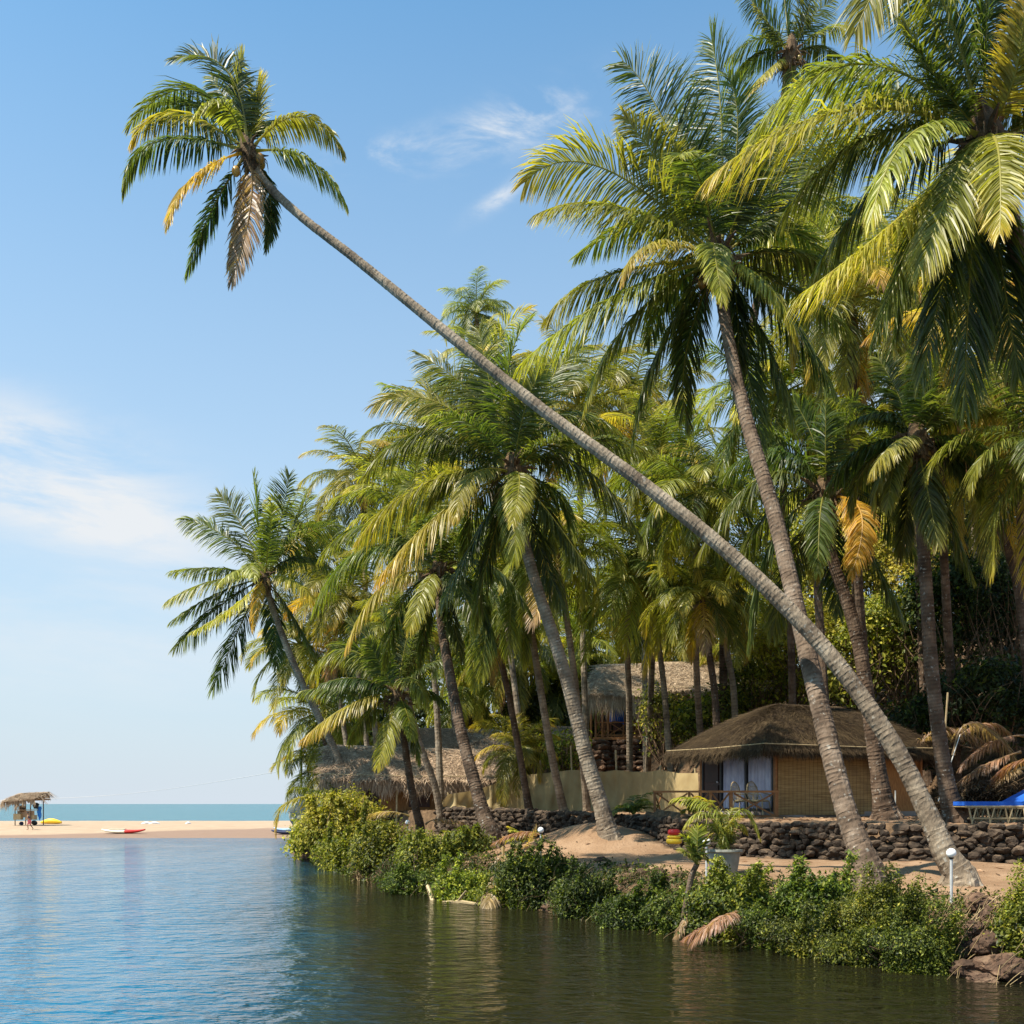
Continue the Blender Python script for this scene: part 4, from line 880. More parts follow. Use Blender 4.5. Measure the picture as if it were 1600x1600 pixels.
for lb, u, v, Y, r in [
  ('biggest red rock at the water in the lower right corner, flat topped', 1560, 1508, 14.3, (.32, .25, .17)), ('red rock at the water line left of the biggest one', 1512, 1515, 14.5, (.24, .2, .13)), ('tall red rock stacked above the biggest rock', 1546, 1478, 14.55, (.22, .2, .17)),
  ('red rock at the right edge, on the water', 1598, 1522, 14.0, (.22, .18, .13)), ('reddish rock upper left of the stack', 1508, 1482, 14.9, (.2, .2, .15)), ('dark porous rock right of the nearest lamp post', 1528, 1412, 15.6, (.2, .18, .16)),
  ('dark rock just left of the bright right edge shrub', 1548, 1432, 15.2, (.18, .16, .14)), ('grey red rock at the right edge under the bright shrub', 1592, 1485, 14.5, (.2, .2, .15)), ('small red rock low beside the dark leafy shrub', 1487, 1500, 14.9, (.17, .15, .12)),
  ('red rock wedged between the stack and the edge', 1575, 1458, 14.8, (.2, .16, .14)), ('small rock on top of the bank at the right edge', 1598, 1402, 15.6, (.14, .13, .1)), ('round red rock at the top of the corner stack', 1522, 1452, 15.0, (.17, .16, .14)),
  ('flat red rock half sunk at the foot of the corner stack', 1535, 1530, 14.15, (.2, .17, .07))]: rock(lb, u, v, Y, np.array(r) * 1.15)
for i, (u, v, Y) in enumerate([(948, 1362, 24), (962, 1372, 23.4), (975, 1360, 23.6), (988, 1376, 22.6), (1003, 1368, 22.6), (1018, 1378, 21.9), (1030, 1368, 22), (1044, 1380, 21.2), (1058, 1372, 21.4), (1010, 1388, 21.8), (975, 1388, 22.3), (1040, 1394, 20.9), (940, 1350, 24.8), (1070, 1386, 20.8)]):
    rock('broken reddish rock in the loose rubble heap at the sand edge', u, v, Y, rng.uniform(.12, .22) * np.array([1.2, 1, .8]), 'laterite', 'rubble heap between the sand and the dark shrubs')
rock('brown rock standing in the water under the lime green shrub', 490, 1338, 43.6, (.5, .45, .5), 'laterite'); rock('pale brown boulder behind the lime green shrub by the beach', 478, 1276, 50, (.9, .8, .95), 'concrete')
for i, (u, v, Y) in enumerate([(600, 1370, 32.2), (625, 1382, 30.5), (860, 1425, 23.2), (890, 1432, 22.4), (830, 1428, 23.9), (1190, 1478, 17.6), (1230, 1488, 17.1), (640, 1392, 29.6), (1150, 1470, 18.1)]):
    rock('reddish rock at the water line ' + ['left of the bleached branch, further one', 'just left of the bleached branch', 'under the dark shrub right of the hanging frond', 'under the dark shrub below the rubble', 'right beneath the hanging brown frond', 'right of the fallen pinkish frond', 'under the low dark shrub, right of the fallen frond', 'behind the bleached branch', 'under the fallen pinkish frond'][i], u, v - 6, Y + .15, rng.uniform(.16, .28) * np.array([1.3, 1, .7]), 'laterite', 'rocks under the shrubs at the water line')
# stone plinth of the upper hut, and the low bank core of stones
# ------------------------------------------------------------------ thatch
def thatch(mb, p00, p10, p01, p11, n, rng, ln=.45, w=.018, ang=.25, lift=.05, herring=0.0, sag=0.0, ll=.035):
    """strands on the patch between ridge p00-p10 and eave p01-p11 (u along, v down)"""
    p00, p10, p01, p11 = [np.asarray(x, float) for x in (p00, p10, p01, p11)]
    u = rng.random(n); v = rng.random(n) ** .9
    def S_(u, v):
        u = u[:, None]; v = v[:, None]
        q = p00 * (1 - u) * (1 - v) + p10 * u * (1 - v) + p01 * (1 - u) * v + p11 * u * v
        q[:, 2] -= sag * np.sin(v[:, 0] * math.pi); return q
    nrm = np.cross(p10 + p11 - p00 - p01, p01 + p11 - p00 - p10); nrm /= np.linalg.norm(nrm)
    if nrm[2] < 0: nrm = -nrm
    b = S_(u, v)
    dn = S_(u, v + .02) - b; dn /= np.linalg.norm(dn, axis=1)[:, None]
    al = np.cross(dn, nrm)
    th = rng.normal(0, ang, n) + herring * np.where((u * 37).astype(int) % 2 == 0, 1, -1)
    d = dn * np.cos(th)[:, None] + al * np.sin(th)[:, None]
    wv = np.cross(d, nrm) * np.cos(rng.normal(0, .5, n))[:, None]; wv = wv * w / 2
    l = (ln * rng.uniform(.6, 1.3, n))[:, None]; up = nrm * (lift * rng.uniform(.2, 1.2, n))[:, None]
    e = b + d * l
    V = np.stack([b - wv, b + wv, b + d * l * .5 + wv + up * .6, b + d * l * .5 - wv + up * .6, e + up + nrm * ll * rng.normal(0, 1, n)[:, None]], 1)
    i = (np.arange(n) * 5)[:, None]
    A = np.zeros((n, 5, 3)); A[:, :, 0] = np.clip(.5 + .22 * wav(b[:, 0] * 1.3, b[:, 1] + b[:, 2] * 2, 2.0) + rng.normal(0, .2, n), 0, 1)[:, None]; A[:, :, 1] = rng.random(n)[:, None]
    mb.add(V.reshape(-1, 3), np.concatenate([i + [0, 1, 2, 3]]).tolist() + np.concatenate([i + [3, 2, 4]]).tolist(), A.reshape(-1, 3))
    # the body under the strands
    K = 14; gu, gv = np.meshgrid(np.linspace(0, 1, K), np.linspace(0, 1, K)); q = S_(gu.ravel(), gv.ravel())
    idx = np.arange(K * K).reshape(K, K); fq = np.stack([idx[:-1, :-1], idx[:-1, 1:], idx[1:, 1:], idx[1:, :-1]], -1).reshape(-1, 4).tolist()
    mb.add(q, fq, (.35, .4, 0)); mb.add(q - nrm * .12, fq, (.2, .3, 0))
def fringe(mb, a, b, n, rng, drop=.4, w=.02, tuft=0.0, out=(0, 0, 0)):
    a = np.asarray(a, float); b = np.asarray(b, float); out = np.asarray(out, float)
    L_ = np.linalg.norm(b - a); al = (b - a) / L_
    u = rng.random(n); tf = 1 + tuft * np.sin(u * L_ * 3.1 + 1) * np.cos(u * L_ * 7.3) + tuft * .5 * np.sin(u * L_ * 15)
    s = a + (b - a) * u[:, None] + rng.normal(0, .035, (n, 3)) + np.array([0, 0, .03])
    l = (drop * tf * rng.uniform(.6, 1.2, n))[:, None]
    d = np.array([0, 0, -1.]) + out * rng.uniform(.1, .8, n)[:, None] + al * rng.normal(0, .22, n)[:, None]
    wv = al * w / 2 * rng.uniform(.5, 1.3, n)[:, None]
    V = np.stack([s - wv, s + wv, s + d * l * .6 + wv * .8, s + d * l * .6 - wv * .8, s + d * l], 1)
    i = (np.arange(n) * 5)[:, None]; A = np.zeros((n, 5, 3)); A[:, :, 0] = np.clip(.55 + rng.normal(0, .22, n), 0, 1)[:, None]; A[:, :, 1] = rng.random(n)[:, None]
    mb.add(V.reshape(-1, 3), (i + [0, 1, 2, 3]).tolist() + (i + [3, 2, 4]).tolist(), A.reshape(-1, 3))
rng = np.random.default_rng(31)
# ---- woven bamboo blind material
m, nt, out = newmat('woven_bamboo')
tcn = N(nt, 'ShaderNodeTexCoord')
def wave(direction, scale, dist=.6):
    w_ = N(nt, 'ShaderNodeTexWave', wave_type='BANDS', bands_direction=direction); w_.inputs['Scale'].default_value = scale; w_.inputs['Distortion'].default_value = dist; w_.inputs['Detail'].default_value = 2; w_.inputs['Detail Scale'].default_value = 2
    L(nt, tcn.outputs['Object'], w_.inputs['Vector']); return w_.outputs['Fac']
slat = wave('Z', 16); tie = wave('X', 2.2, .3)
n1 = noisen(nt, 3, 6, stretch=(.5, .5, 14)); n2 = noisen(nt, 1.2, 4)
c = ramp(nt, n1, [(.3, (.26, .155, .06)), (.5, (.40, .26, .10)), (.7, (.54, .37, .16))])
c = mixc(nt, 1.0, c, N_rgb(nt, maprange(nt, slat, 0, .5, .55, 1.0)), 'MULTIPLY')
c = mixc(nt, 1.0, c, N_rgb(nt, maprange(nt, tie, 0.0, .12, .6, 1.0)), 'MULTIPLY')
c = mixc(nt, maprange(nt, n2, .45, .7, 0, .6), c, (.15, .09, .045))
p = N(nt, 'ShaderNodeBsdfPrincipled'); L(nt, c, p.inputs['Base Color']); p.inputs['Roughness'].default_value = .7; p.inputs['Specular IOR Level'].default_value = .3
L(nt, bump(nt, slat, .5, .01), p.inputs['Normal']); L(nt, p.outputs[0], out.inputs[0]); M['bamboo'] = m

# ------------------------------------------------------------------ the bamboo hut
C0 = np.array([7.98, 31.0]); e1 = np.array([.908, .419]); e2 = np.array([-.419, .908]); FZ = 1.98; WT = 4.15
def hp(a, b, z): q = C0 + e1 * a + e2 * b; return np.array([q[0], q[1], z])
ea = np.array([e1[0], e1[1], 0]); eb = np.array([e2[0], e2[1], 0]); ez = np.array([0, 0, 1.])
def hbox(mb, a0, a1, b0, b1, z0, z1, a=None):
    return mb.box((hp(a0, b0, z0) + hp(a1, b1, z1)) / 2, (abs(a1 - a0), abs(b1 - b0), abs(z1 - z0)), ax=(ea, eb, ez), a=a)
hut = empty('bamboo_hut', hp(3, 2, FZ), 'brown thatched hut walled with woven bamboo blinds, with a curtained veranda front', 'hut')
mb = MB(); hbox(mb, -.02, 6.05, 0, 3.95, FZ - .3, FZ + .22); mb.build('plinth', M['plinth'], hut)
mb = MB()   # bamboo walls, the blind slightly bowed
for k in range(9):
    a0, a1 = .06 + k * .455, .06 + (k + 1) * .455; bow = lambda a: -.05 + .05 * math.sin(a * 2.1) + (.10 * max(0, a - 3.4) ** 1.5)
    p0, p1 = hp(a0, bow(a0), FZ + .12), hp(a1, bow(a1), FZ + .12)
    mb.add([p0, p1, p1 + ez * (WT - FZ - .05), p0 + ez * (WT - FZ - .05)], [[0, 1, 2, 3]], (.5, .5, 0))
w_ = mb.build('blind', M['bamboo'], hut)
mb = MB(); hbox(mb, 4.2, 6.0, .12, .2, FZ + .2, WT); hbox(mb, 0.1, 4.2, .25, .3, FZ + .2, WT); hbox(mb, 5.92, 6.0, .2, 3.9, FZ + .2, WT); hbox(mb, 0, 6, 3.8, 3.9, FZ + .2, WT)
mb.build('wall', M['orange'], hut)
for q_ in ((4.12, 4.2, -.02, .1), (-.02, .06, -.02, .08), (5.95, 6.03, .02, .1), (.02, .12, 3.82, 3.95)): mb = MB(); hbox(mb, *q_, FZ, WT); mb.build('post', M['wood'], hut)
# veranda face (a = 0), b from the near corner back
zb, zt = FZ + .22, WT - .05
mb = MB(); 
for b0 in (.1, 1.42, 2.72, 3.72): hbox(mb, .0, .07, b0, b0 + .09, zb, zt)
hbox(mb, .0, .07, .1, 3.8, zb - .04, zb + .1); hbox(mb, .0, .07, .1, 3.8, zt - .08, zt); mb.build('window_frame', M['black'], hut)
def curtain(b0, b1):
    mb = MB(); K = 60; v = []
    for i in range(K + 1):
        b = b0 + (b1 - b0) * i / K; off = .13 + .05 * math.sin(i * 1.15 + math.sin(i * .3)) + .03 * math.sin(i * .37)
        v += [hp(off, b, zb + .08), hp(off, b, zt - .05)]
    mb.add(v, [[2 * i, 2 * i + 2, 2 * i + 3, 2 * i + 1] for i in range(K)], (.5, .5, 0)); mb.build('curtain', M['curtain'], hut, smooth=True)
curtain(.19, 1.42); curtain(1.51, 2.72)
mb = MB(); hbox(mb, .03, .08, 2.81, 3.72, zb, zt - .08)
for z0_, z1_ in ((.15, .85), (.95, 1.7)): hbox(mb, .0, .03, 2.9, 3.63, zb + z0_, zb + z1_)
d_ = mb.build('door', M['darkwood'], hut)
mb = MB(); mb.sphere(hp(-.03, 2.9, zb + .95), .035, 10); mb.build('door_knob', M['metal'], d_)
mb = MB(); hbox(mb, -2.4, 0, .0, 3.95, FZ - .35, FZ + .12); mb.build('veranda_floor', M['darkwood'], hut)
# roof: hipped, eaves overhanging
ov = .62; EZ = 4.13; RZ = 5.72
c00, c10, c11, c01 = hp(-.95, -ov, EZ - .02), hp(6.6, -ov, EZ), hp(6.6, 4.5, EZ), hp(-.95, 4.5, EZ)
r0_, r1_ = hp(1.75, 1.95, RZ), hp(4.1, 1.95, RZ)
mb = MB()
thatch(mb, r0_, r1_, c00, c10, 15000, rng, .42, .016, .22, .05, sag=-.16)
thatch(mb, r0_, r0_, c01, c00, 11000, rng, .42, .016, .22, .05, sag=-.16)
thatch(mb, r1_, r1_, c10, c11, 9000, rng, .42, .016, .22, .05, sag=-.16)
thatch(mb, r1_, r0_, c11, c01, 5000, rng, .42, .016, .22, .05, sag=-.16)
fo = -eb; fringe(mb, c00, c10, 5200, rng, .34, .016, .15, fo * .5); fringe(mb, c01, c00, 4200, rng, .36, .016, .15, -ea * .5); fringe(mb, c10, c11, 3000, rng, .36, .016, .2, ea * .8)
rf = mb.build('roof', M['straw_dark'], hut)
mb = MB()
for a_, b_ in ((c00, c10), (c01, c00), (c10, c11)):
    a_, b_ = np.array(a_), np.array(b_); o_ = np.array([0, -.05, .1]); mb.tube([a_ + o_, (a_ + b_) / 2 + o_ - [0, 0, .03], b_ + o_], .018, 5)
mb.build('roof_batten', M['pole'], rf)
# railing with crossed braces
RY = 30.2
def rp(u, z): return np.array([(u - 800) * RY / F, RY, z])
ral = empty('veranda_railing', rp(1118, FZ), 'varnished wooden railing with crossed braces along the hut veranda', 'railing')
RB, RT = FZ + .06, FZ + .80
for u in (1023, 1077, 1110, 1142, 1213): mb = MB(); mb.box(rp(u, (RB + RT) / 2), (.10 if u in (1142, 1213) else .07, .08, RT - RB + .1)); mb.build('post', M['wood'], ral)
for z in (RT + .02, RB + .03): mb = MB(); mb.bar(rp(1020, z) - [0, .06, 0], rp(1216, z) - [0, .06, 0], .05, .06); mb.build('rail', M['wood'], ral)
for u0, u1 in ((1026, 1074), (1080, 1107), (1112, 1139), (1147, 1209)):
    mb = MB(); mb.bar(rp(u0, RB + .06) - [0, .02, 0], rp(u1, RT - .03) - [0, .02, 0], .035, .05); mb.bar(rp(u0, RT - .03) + [0, .03, 0], rp(u1, RB + .06) + [0, .03, 0], .035, .05); mb.build('brace', M['wood'], ral)
mb = MB(); q0, q1 = rp(1023, RT), np.array([rp(1023, 0)[0] + .7, RY + 3.4, RT]); mb.bar(q0, q1, .05, .06); mb.bar(q0 - [0, 0, .7], q1 - [0, 0, .7], .05, .06); mb.bar(q0 - [0, 0, .66], q1 - [0, 0, .04], .035, .05); mb.bar(q0 - [0, 0, .04], q1 - [0, 0, .66], .035, .05); mb.build('side_rail', M['wood'], ral)
# rattan chairs with round lattice backs
def chair(label, u, Y, rz):
    c = np.array([(u - 800) * Y / F, Y, FZ + .12]); root = empty('rattan_chair', c, label, 'chair', 'rattan chairs on the veranda')
    R_ = np.array([[math.cos(rz), -math.sin(rz), 0], [math.sin(rz), math.cos(rz), 0], [0, 0, 1]]); T_ = lambda p: c + R_ @ np.asarray(p, float)
    mb = MB(); mb.lathe([0, 0, 0], [(.24, .40), (.27, .42), (.27, .45), (.2, .47), (.02, .475)], 20); mb.v[0] = mb.v[0] @ R_.T + c; mb.build('seat', M['pole'], root)
    mb = MB(); ring = [T_((.31 * math.cos(t), .2 + .1 * (math.sin(t) + 1) * .5, .70 + .32 * math.sin(t))) for t in np.linspace(0, 2 * math.pi, 25)]; mb.tube(ring, .018, 6, False)
    for k in range(-4, 5):
        x = k * .065; hh_ = math.sqrt(max(.01, .31 ** 2 - x * x)); mb.tube([T_((x, .2, .70 - hh_)), T_((x * .8, .23, .70)), T_((x, .28, .70 + hh_))], .007, 4)
    for z in (-.16, 0, .16): hh_ = math.sqrt(.31 ** 2 - z * z); mb.tube([T_((-hh_, .24, .7 + z)), T_((hh_, .24, .7 + z))], .007, 4)
    mb.build('backrest', M['pole'], root)
    for sx in (-1, 1):
        for sy in (-1, 1): mb = MB(); mb.tube([T_((sx * .2, sy * .2, .42)), T_((sx * .23, sy * .23, .2)), T_((sx * .27, sy * .27, 0))], .018, 6); mb.build('leg', M['pole'], root)
        mb = MB(); mb.tube([T_((sx * .28, .2, .72)), T_((sx * .33, 0, .66)), T_((sx * .3, -.2, .62)), T_((sx * .22, -.24, .44))], .018, 6); mb.build('armrest', M['pole'], root)
chair('left one of the two round backed rattan chairs on the veranda', 1161, 31.6, .9); chair('right one of the two round backed rattan chairs, nearer the bamboo wall', 1187, 31.2, .8)
# ------------------------------------------------------------------ long thatched hut at the left
def gable(name, label, ridge, eave, back, seed, mat, n, drop, herring=.5, tuft=.35, ln=.7, wdt=.035):
    (ra, rb), (ea_, eb_) = ridge, eave; rg = np.random.default_rng(seed)
    base = np.array([(ea_[0] + eb_[0]) / 2, (ea_[1] + eb_[1]) / 2 + back / 2, hz1((ea_[0] + eb_[0]) / 2, ea_[1] + back / 2)])
    root = empty(name, base, label, 'hut')
    mb = MB(); bk = np.array([0, back, 0]); ba, bb = ra * 1.0, rb * 1.0
    thatch(mb, ra, rb, ea_, eb_, n, rg, ln, wdt, .3, .10, herring, sag=-.05, ll=.06)
    e2a = np.array([ea_[0], 2 * ra[1] - ea_[1], ea_[2]]); e2b = np.array([eb_[0], 2 * rb[1] - eb_[1], eb_[2]])
    thatch(mb, rb, ra, e2b, e2a, n // 3, rg, ln, wdt, .3, .10, herring)
    fringe(mb, ea_, eb_, int(n * .35), rg, drop, wdt, tuft, (0, -.3, 0))
    fringe(mb, ea_, ra, n // 12, rg, drop * .8, wdt, tuft, (-.4, 0, 0)); fringe(mb, eb_, rb, n // 12, rg, drop * .8, wdt, tuft, (.4, 0, 0))
    rf = mb.build('roof', M[mat], root)
    mb = MB(); o_ = np.array([0, -.16, .08]); mb.tube([ea_ + o_, (ea_ + eb_) / 2 + o_ - [0, 0, .05], eb_ + o_], .016, 5); mb.build('roof_batten', M['pole'], rf)
    return root, base
hA, bA = gable('thatched_hut', 'long low hut roofed with pale dry palm fronds at the left of the grove', (P(513, 1163, 50.5), P(770, 1172, 50.5)), (P(503, 1212, 48.2), P(800, 1216, 48.2)), 4.6, 1, 'straw', 9000, .8)
fl = bA[2]
mb = MB(); x0, x1 = P(520, 0, 48.9)[0], P(790, 0, 48.9)[0]; mb.box(((x0 + x1) / 2, 49.0, (fl + 3.4) / 2), (x1 - x0, .12, 3.6 - fl)); mb.box((x0, 51, 2.6), (.12, 4, 2)); mb.box((x1, 51, 2.6), (.12, 4, 2)); mb.box(((x0 + x1) / 2, 52.9, 2.6), (x1 - x0, .12, 2)); mb.build('wall', M['orange'], hA)
for u in (505, 560, 620, 690, 745, 798): mb = MB(); a_ = P(u, 1218, 48.35); mb.tube([(a_[0], a_[1], hz1(a_[0], a_[1]) - .1), a_], .05, 7); mb.build('post', M['pole'], hA)
for u in (575, 655, 735): mb = MB(); x = P(u, 0, 48.8)[0]; mb.box((x, 48.9, fl + .95), (1.0, .06, 1.7)); mb.build('door', M['darkwood'], hA)
hB, bB = gable('thatched_hut', 'second hut set higher behind the long one, with a sunlit frond roof', (P(632, 1137, 57.5), P(775, 1139, 57.5)), (P(600, 1182, 54.5), P(812, 1186, 54.5)), 5, 2, 'straw', 6000, .6)
mb = MB(); x0, x1 = P(625, 0, 55.5)[0], P(790, 0, 55.5)[0]; z0 = bB[2] - .3; mb.box(((x0 + x1) / 2, 57.5, (z0 + 4.7) / 2), (x1 - x0, 3.4, 4.7 - z0)); mb.build('wall', M['orange'], hB)
hD, bD = gable('thatched_hut', 'low shaded thatched roof just visible between the middle trunks', (P(868, 1134, 60), P(905, 1136, 60)), (P(862, 1152, 58.6), P(912, 1154, 58.6)), 3, 5, 'straw', 2000, .4)
mb = MB(); a_ = P(887, 1160, 60); mb.box((a_[0], a_[1], (hz1(a_[0], a_[1]) + a_[2]) / 2), (1.5, 1.6, a_[2] - hz1(a_[0], a_[1]) + .5)); mb.build('wall', M['orange'], hD)
# ------------------------------------------------------------------ upper hut on the hill
hC, bC = gable('thatched_hut', 'open sided hut up on the hill with a shaggy frond roof and wooden chairs', (P(938, 1038, 60.5), P(1012, 1036, 60.5)), (P(920, 1080, 58), P(1016, 1082, 58)), 5, 3, 'straw', 5000, 1.15)
PZ = P(0, 1152, 58.5)[2]
mb = MB(); x0, x1 = P(928, 0, 58.5)[0], P(1010, 0, 58.5)[0]; mb.box(((x0 + x1) / 2, 60.2, PZ - .08), (x1 - x0, 4.2, .16)); mb.build('deck', M['wood'], hC)
for u in (931, 950, 985, 1006):
    for yy in (58.5, 62): mb = MB(); a_ = P(u, 1085, 58.5); mb.tube([(a_[0], yy, PZ), (a_[0], yy, a_[2] + .4)], .07, 7); mb.build('post', M['wood'], hC)
for u0, u1 in ((932, 949), (951, 984), (986, 1005)):
    mb = MB(); a_, b_ = P(u0, 0, 58.5), P(u1, 0, 58.5)
    for z in (.85, .12): mb.bar((a_[0], 58.45, PZ + z), (b_[0], 58.45, PZ + z), .05, .06)
    mb.bar((a_[0], 58.48, PZ + .12), (b_[0], 58.48, PZ + .85), .04); mb.bar((a_[0], 58.42, PZ + .85), (b_[0], 58.42, PZ + .12), .04); mb.build('railing', M['wood'], hC)
mb = MB()
for k in range(3): mb.box((x0 + 1 + k * .8, 62.1, PZ + 1.1), (.7, .05, 1.0))
mb.build('back_panel', M['darkwood'], hC)
rgp = np.random.default_rng(77)
pw = [(P(928, 0, 58.2)[0], 58.2), (P(1012, 0, 58.2)[0], 58.2)]
mb = MB(); mb.box(((pw[0][0] + pw[1][0]) / 2, 60.2, PZ - 1.6), (pw[1][0] - pw[0][0] - .3, 3.6, 2.8)); mb.build('foundation', M['laterite'], hC)
stonewall('reddish stone wall holding up the deck of the upper hut', pw, [PZ - 2.9, PZ - 2.9], [PZ - .3, PZ - .3], 'laterite', rgp, .3)
def woodchair(label, u, Y, rz):
    c = np.array([P(u, 0, Y)[0], Y, PZ]); root = empty('wooden_chair', c, label, 'chair', 'wooden chairs in the upper hut')
    co, si = math.cos(rz), math.sin(rz); T_ = lambda x, y, z: c + np.array([x * co - y * si, x * si + y * co, z])
    mb = MB(); mb.box(T_(0, 0, .43), (.5, .5, .05), rz); mb.build('seat', M['wood'], root)
    mb = MB()
    for k in range(5): mb.bar(T_(-.2 + k * .1, .25, .45), T_(-.2 + k * .1, .3, .95), .03)
    mb.bar(T_(-.26, .31, .97), T_(.26, .31, .97), .05); mb.build('backrest', M['wood'], root)
    for sx in (-1, 1):
        for sy in (-1, 1): mb = MB(); mb.bar(T_(sx * .22, sy * .22, 0), T_(sx * .22, sy * .22, .43), .05); mb.build('leg', M['wood'], root)
woodchair('left wooden chair inside the open upper hut', 952, 59.6, .3); woodchair('right wooden chair inside the open upper hut', 993, 59.6, -.4)
mb = MB(); a_ = P(962, 1105, 60)
K = 9; v = [a_ + np.array([(i - 4) * .12, .05 * math.sin(i * 2), -j * .2 - .05 * (i - 4) ** 2 * .3]) for i in range(K) for j in range(5)]
mb.add(v, [[i * 5 + j, (i + 1) * 5 + j, (i + 1) * 5 + j + 1, i * 5 + j + 1] for i in range(K - 1) for j in range(4)]); mb.add(np.array(v) + [0, .012, 0], [[i * 5 + j, i * 5 + j + 1, (i + 1) * 5 + j + 1, (i + 1) * 5 + j] for i in range(K - 1) for j in range(4)])
mb.build('hanging_towel', M['blue'], label='blue cloth hanging inside the open upper hut', cat='cloth')
hE, bE = gable('thatched_hut', 'wide hut on the hill right of the open one, its thatch seen above hanging vines', (P(1022, 1034, 63), P(1205, 1034, 63)), (P(1012, 1076, 60), P(1215, 1074, 60)), 5, 4, 'straw', 8000, .45)
mb = MB(); x0, x1 = P(1025, 0, 61)[0], P(1195, 0, 61)[0]; z0 = bE[2] - .6; mb.box(((x0 + x1) / 2, 62.8, (z0 + 8.9) / 2), (x1 - x0, 3.6, 8.9 - z0)); mb.build('wall', M['orange'], hE)
for u in (1040, 1100, 1160): mb = MB(); a_ = P(u, 1108, 60.95); mb.box(a_, (1.3, .1, 1.1)); mb.build('window', M['darkwood'], hE)
# ------------------------------------------------------------------ shade cloth fence
m, nt, out = newmat('shade_cloth')
n1 = noisen(nt, 1.5, 4); c = ramp(nt, n1, [(.3, (.33, .24, .11)), (.7, (.45, .345, .17))])
p = N(nt, 'ShaderNodeBsdfPrincipled'); L(nt, c, p.inputs['Base Color']); p.inputs['Roughness'].default_value = .75; L(nt, bump(nt, noisen(nt, 2.5, 4, stretch=(1, 1, .3)), .6, .15), p.inputs['Normal'])
t = N(nt, 'ShaderNodeBsdfTranslucent'); L(nt, c, t.inputs['Color']); mx = N(nt, 'ShaderNodeMixShader'); mx.inputs[0].default_value = .25
L(nt, p.outputs[0], mx.inputs[1]); L(nt, t.outputs[0], mx.inputs[2]); L(nt, mx.outputs[0], out.inputs[0]); M['cloth'] = m
top = [(684, 1262), (700, 1241), (722, 1238), (745, 1234), (770, 1226), (786, 1218), (793, 1214), (820, 1211), (842, 1209), (868, 1206), (892, 1203), (915, 1204), (945, 1206), (962, 1203), (990, 1206), (1010, 1206), (1032, 1203), (1060, 1208), (1090, 1208)]
ys_ = lambda u: np.interp(u, [684, 800, 950, 1090], [46, 46, 42, 36.5])
root = empty('shade_cloth_fence', (P(890, 0, 44)[0], 44, 2.1), 'olive tan shade cloth strung as a fence behind the trunks, sagging at its left end', 'fence')
K = 260; mb = MB(); v = []; tu = [a for a, b in top]; tv = [b for a, b in top]; R_ = 10
for i in range(K + 1):
    u = 684 + (1090 - 684) * i / K; Y = float(ys_(u)); tz = P(u, np.interp(u, tu, tv), Y)[2]; x = P(u, 0, Y)[0]; bz = hz1(x, Y) + .02 + .9 * max(0, (700 - u) / 40)
    for j in range(R_ + 1):
        t = j / R_; off = .09 * math.sin(i * .21 + .5 * math.sin(i * .05)) * (.4 + t * .8) + .05 * math.sin(i * .53 + t * 3) + .22 * math.sin(math.pi * t) * math.sin(i * .045)
        v.append((x, Y + off, tz + (bz - tz) * t))
mb.add(v, [[i * (R_ + 1) + j, (i + 1) * (R_ + 1) + j, (i + 1) * (R_ + 1) + j + 1, i * (R_ + 1) + j + 1] for i in range(K) for j in range(R_)], (.5, .5, 0)); mb.build('cloth', M['cloth'], root, smooth=True)
for u, tp in ((700, 1238), (792, 1205), (844, 1188), (892, 1165), (962, 1172), (1032, 1196), (1086, 1200)):
    Y = float(ys_(u)) + .35; a_ = P(u, tp, Y); mb = MB(); mb.tube([(a_[0] + .1, Y, hz1(a_[0], Y) - .1), a_], .04, 7); mb.build('post', M['pole'], root)
# ------------------------------------------------------------------ planter and small plants
a_ = P(1131, 1352, 20.6); gz = hz1(a_[0], a_[1])
root = empty('concrete_planter', (a_[0], a_[1], gz), 'large round grey concrete planter on the sand with a thick rim', 'planter')
mb = MB(); mb.lathe((a_[0], a_[1], gz), [(.24, -.05), (.25, .02), (.30, .3), (.325, .5), (.30, .5), (.28, .44), (.05, .43)], 32); mb.build('pot', M['concrete'], root, smooth=False)
mb = MB(); mb.lathe((a_[0], a_[1], gz), [(.33, .49), (.375, .51), (.37, .55), (.29, .555), (.29, .5)], 32); mb.build('rim', M['concrete'], root)
pc = np.array([a_[0], a_[1], gz + .44])
def plant(label, c, fr, Y, stem=None, seed=0, lw=.03, ll=.3, n=26, name='young_palm', stemr=.04, grp=None):
    rg = np.random.default_rng(seed); c = np.asarray(c, float)
    root = empty(name, c if stem is None else stem[0], label, 'plant', grp)
    if stem is not None: mb = MB(); trunk(mb, np.array(stem), stemr * 1.2, stemr, 1.1, 3, 10, .05); mb.build('trunk', M['trunk_mid'], root)
    for mu, mv, tu, tv, dy, age, dr in fr:
        Tp = P(tu, tv, Y + dy); Md = P(mu, mv, Y + dy * .6); mb = MB(); frond(mb, bez(c, Md, Tp), n, age, dr, rg.normal(0, .25), lw, ll, rng=rg, petiole=.12); mb.build('frond', M['palm'], root)
plant('young areca palm growing from the concrete planter, with arching yellow stems', pc, [(1112, 1262, 1052, 1248, .2, .22, .9), (1105, 1272, 1070, 1290, -.3, .2, 1.0), (1122, 1270, 1088, 1245, .4, .36, .6), (1155, 1266, 1186, 1305, -.1, .22, 1.0),
      (1138, 1280, 1150, 1262, .3, .12, .6), (1128, 1285, 1118, 1268, .2, .1, .5), (1115, 1290, 1095, 1300, .3, .1, 1.0), (1150, 1290, 1166, 1300, .4, .12, 1.0), (1140, 1290, 1160, 1275, -.3, .2, .8)], 20.6, seed=4, lw=.036, ll=.24, n=26)
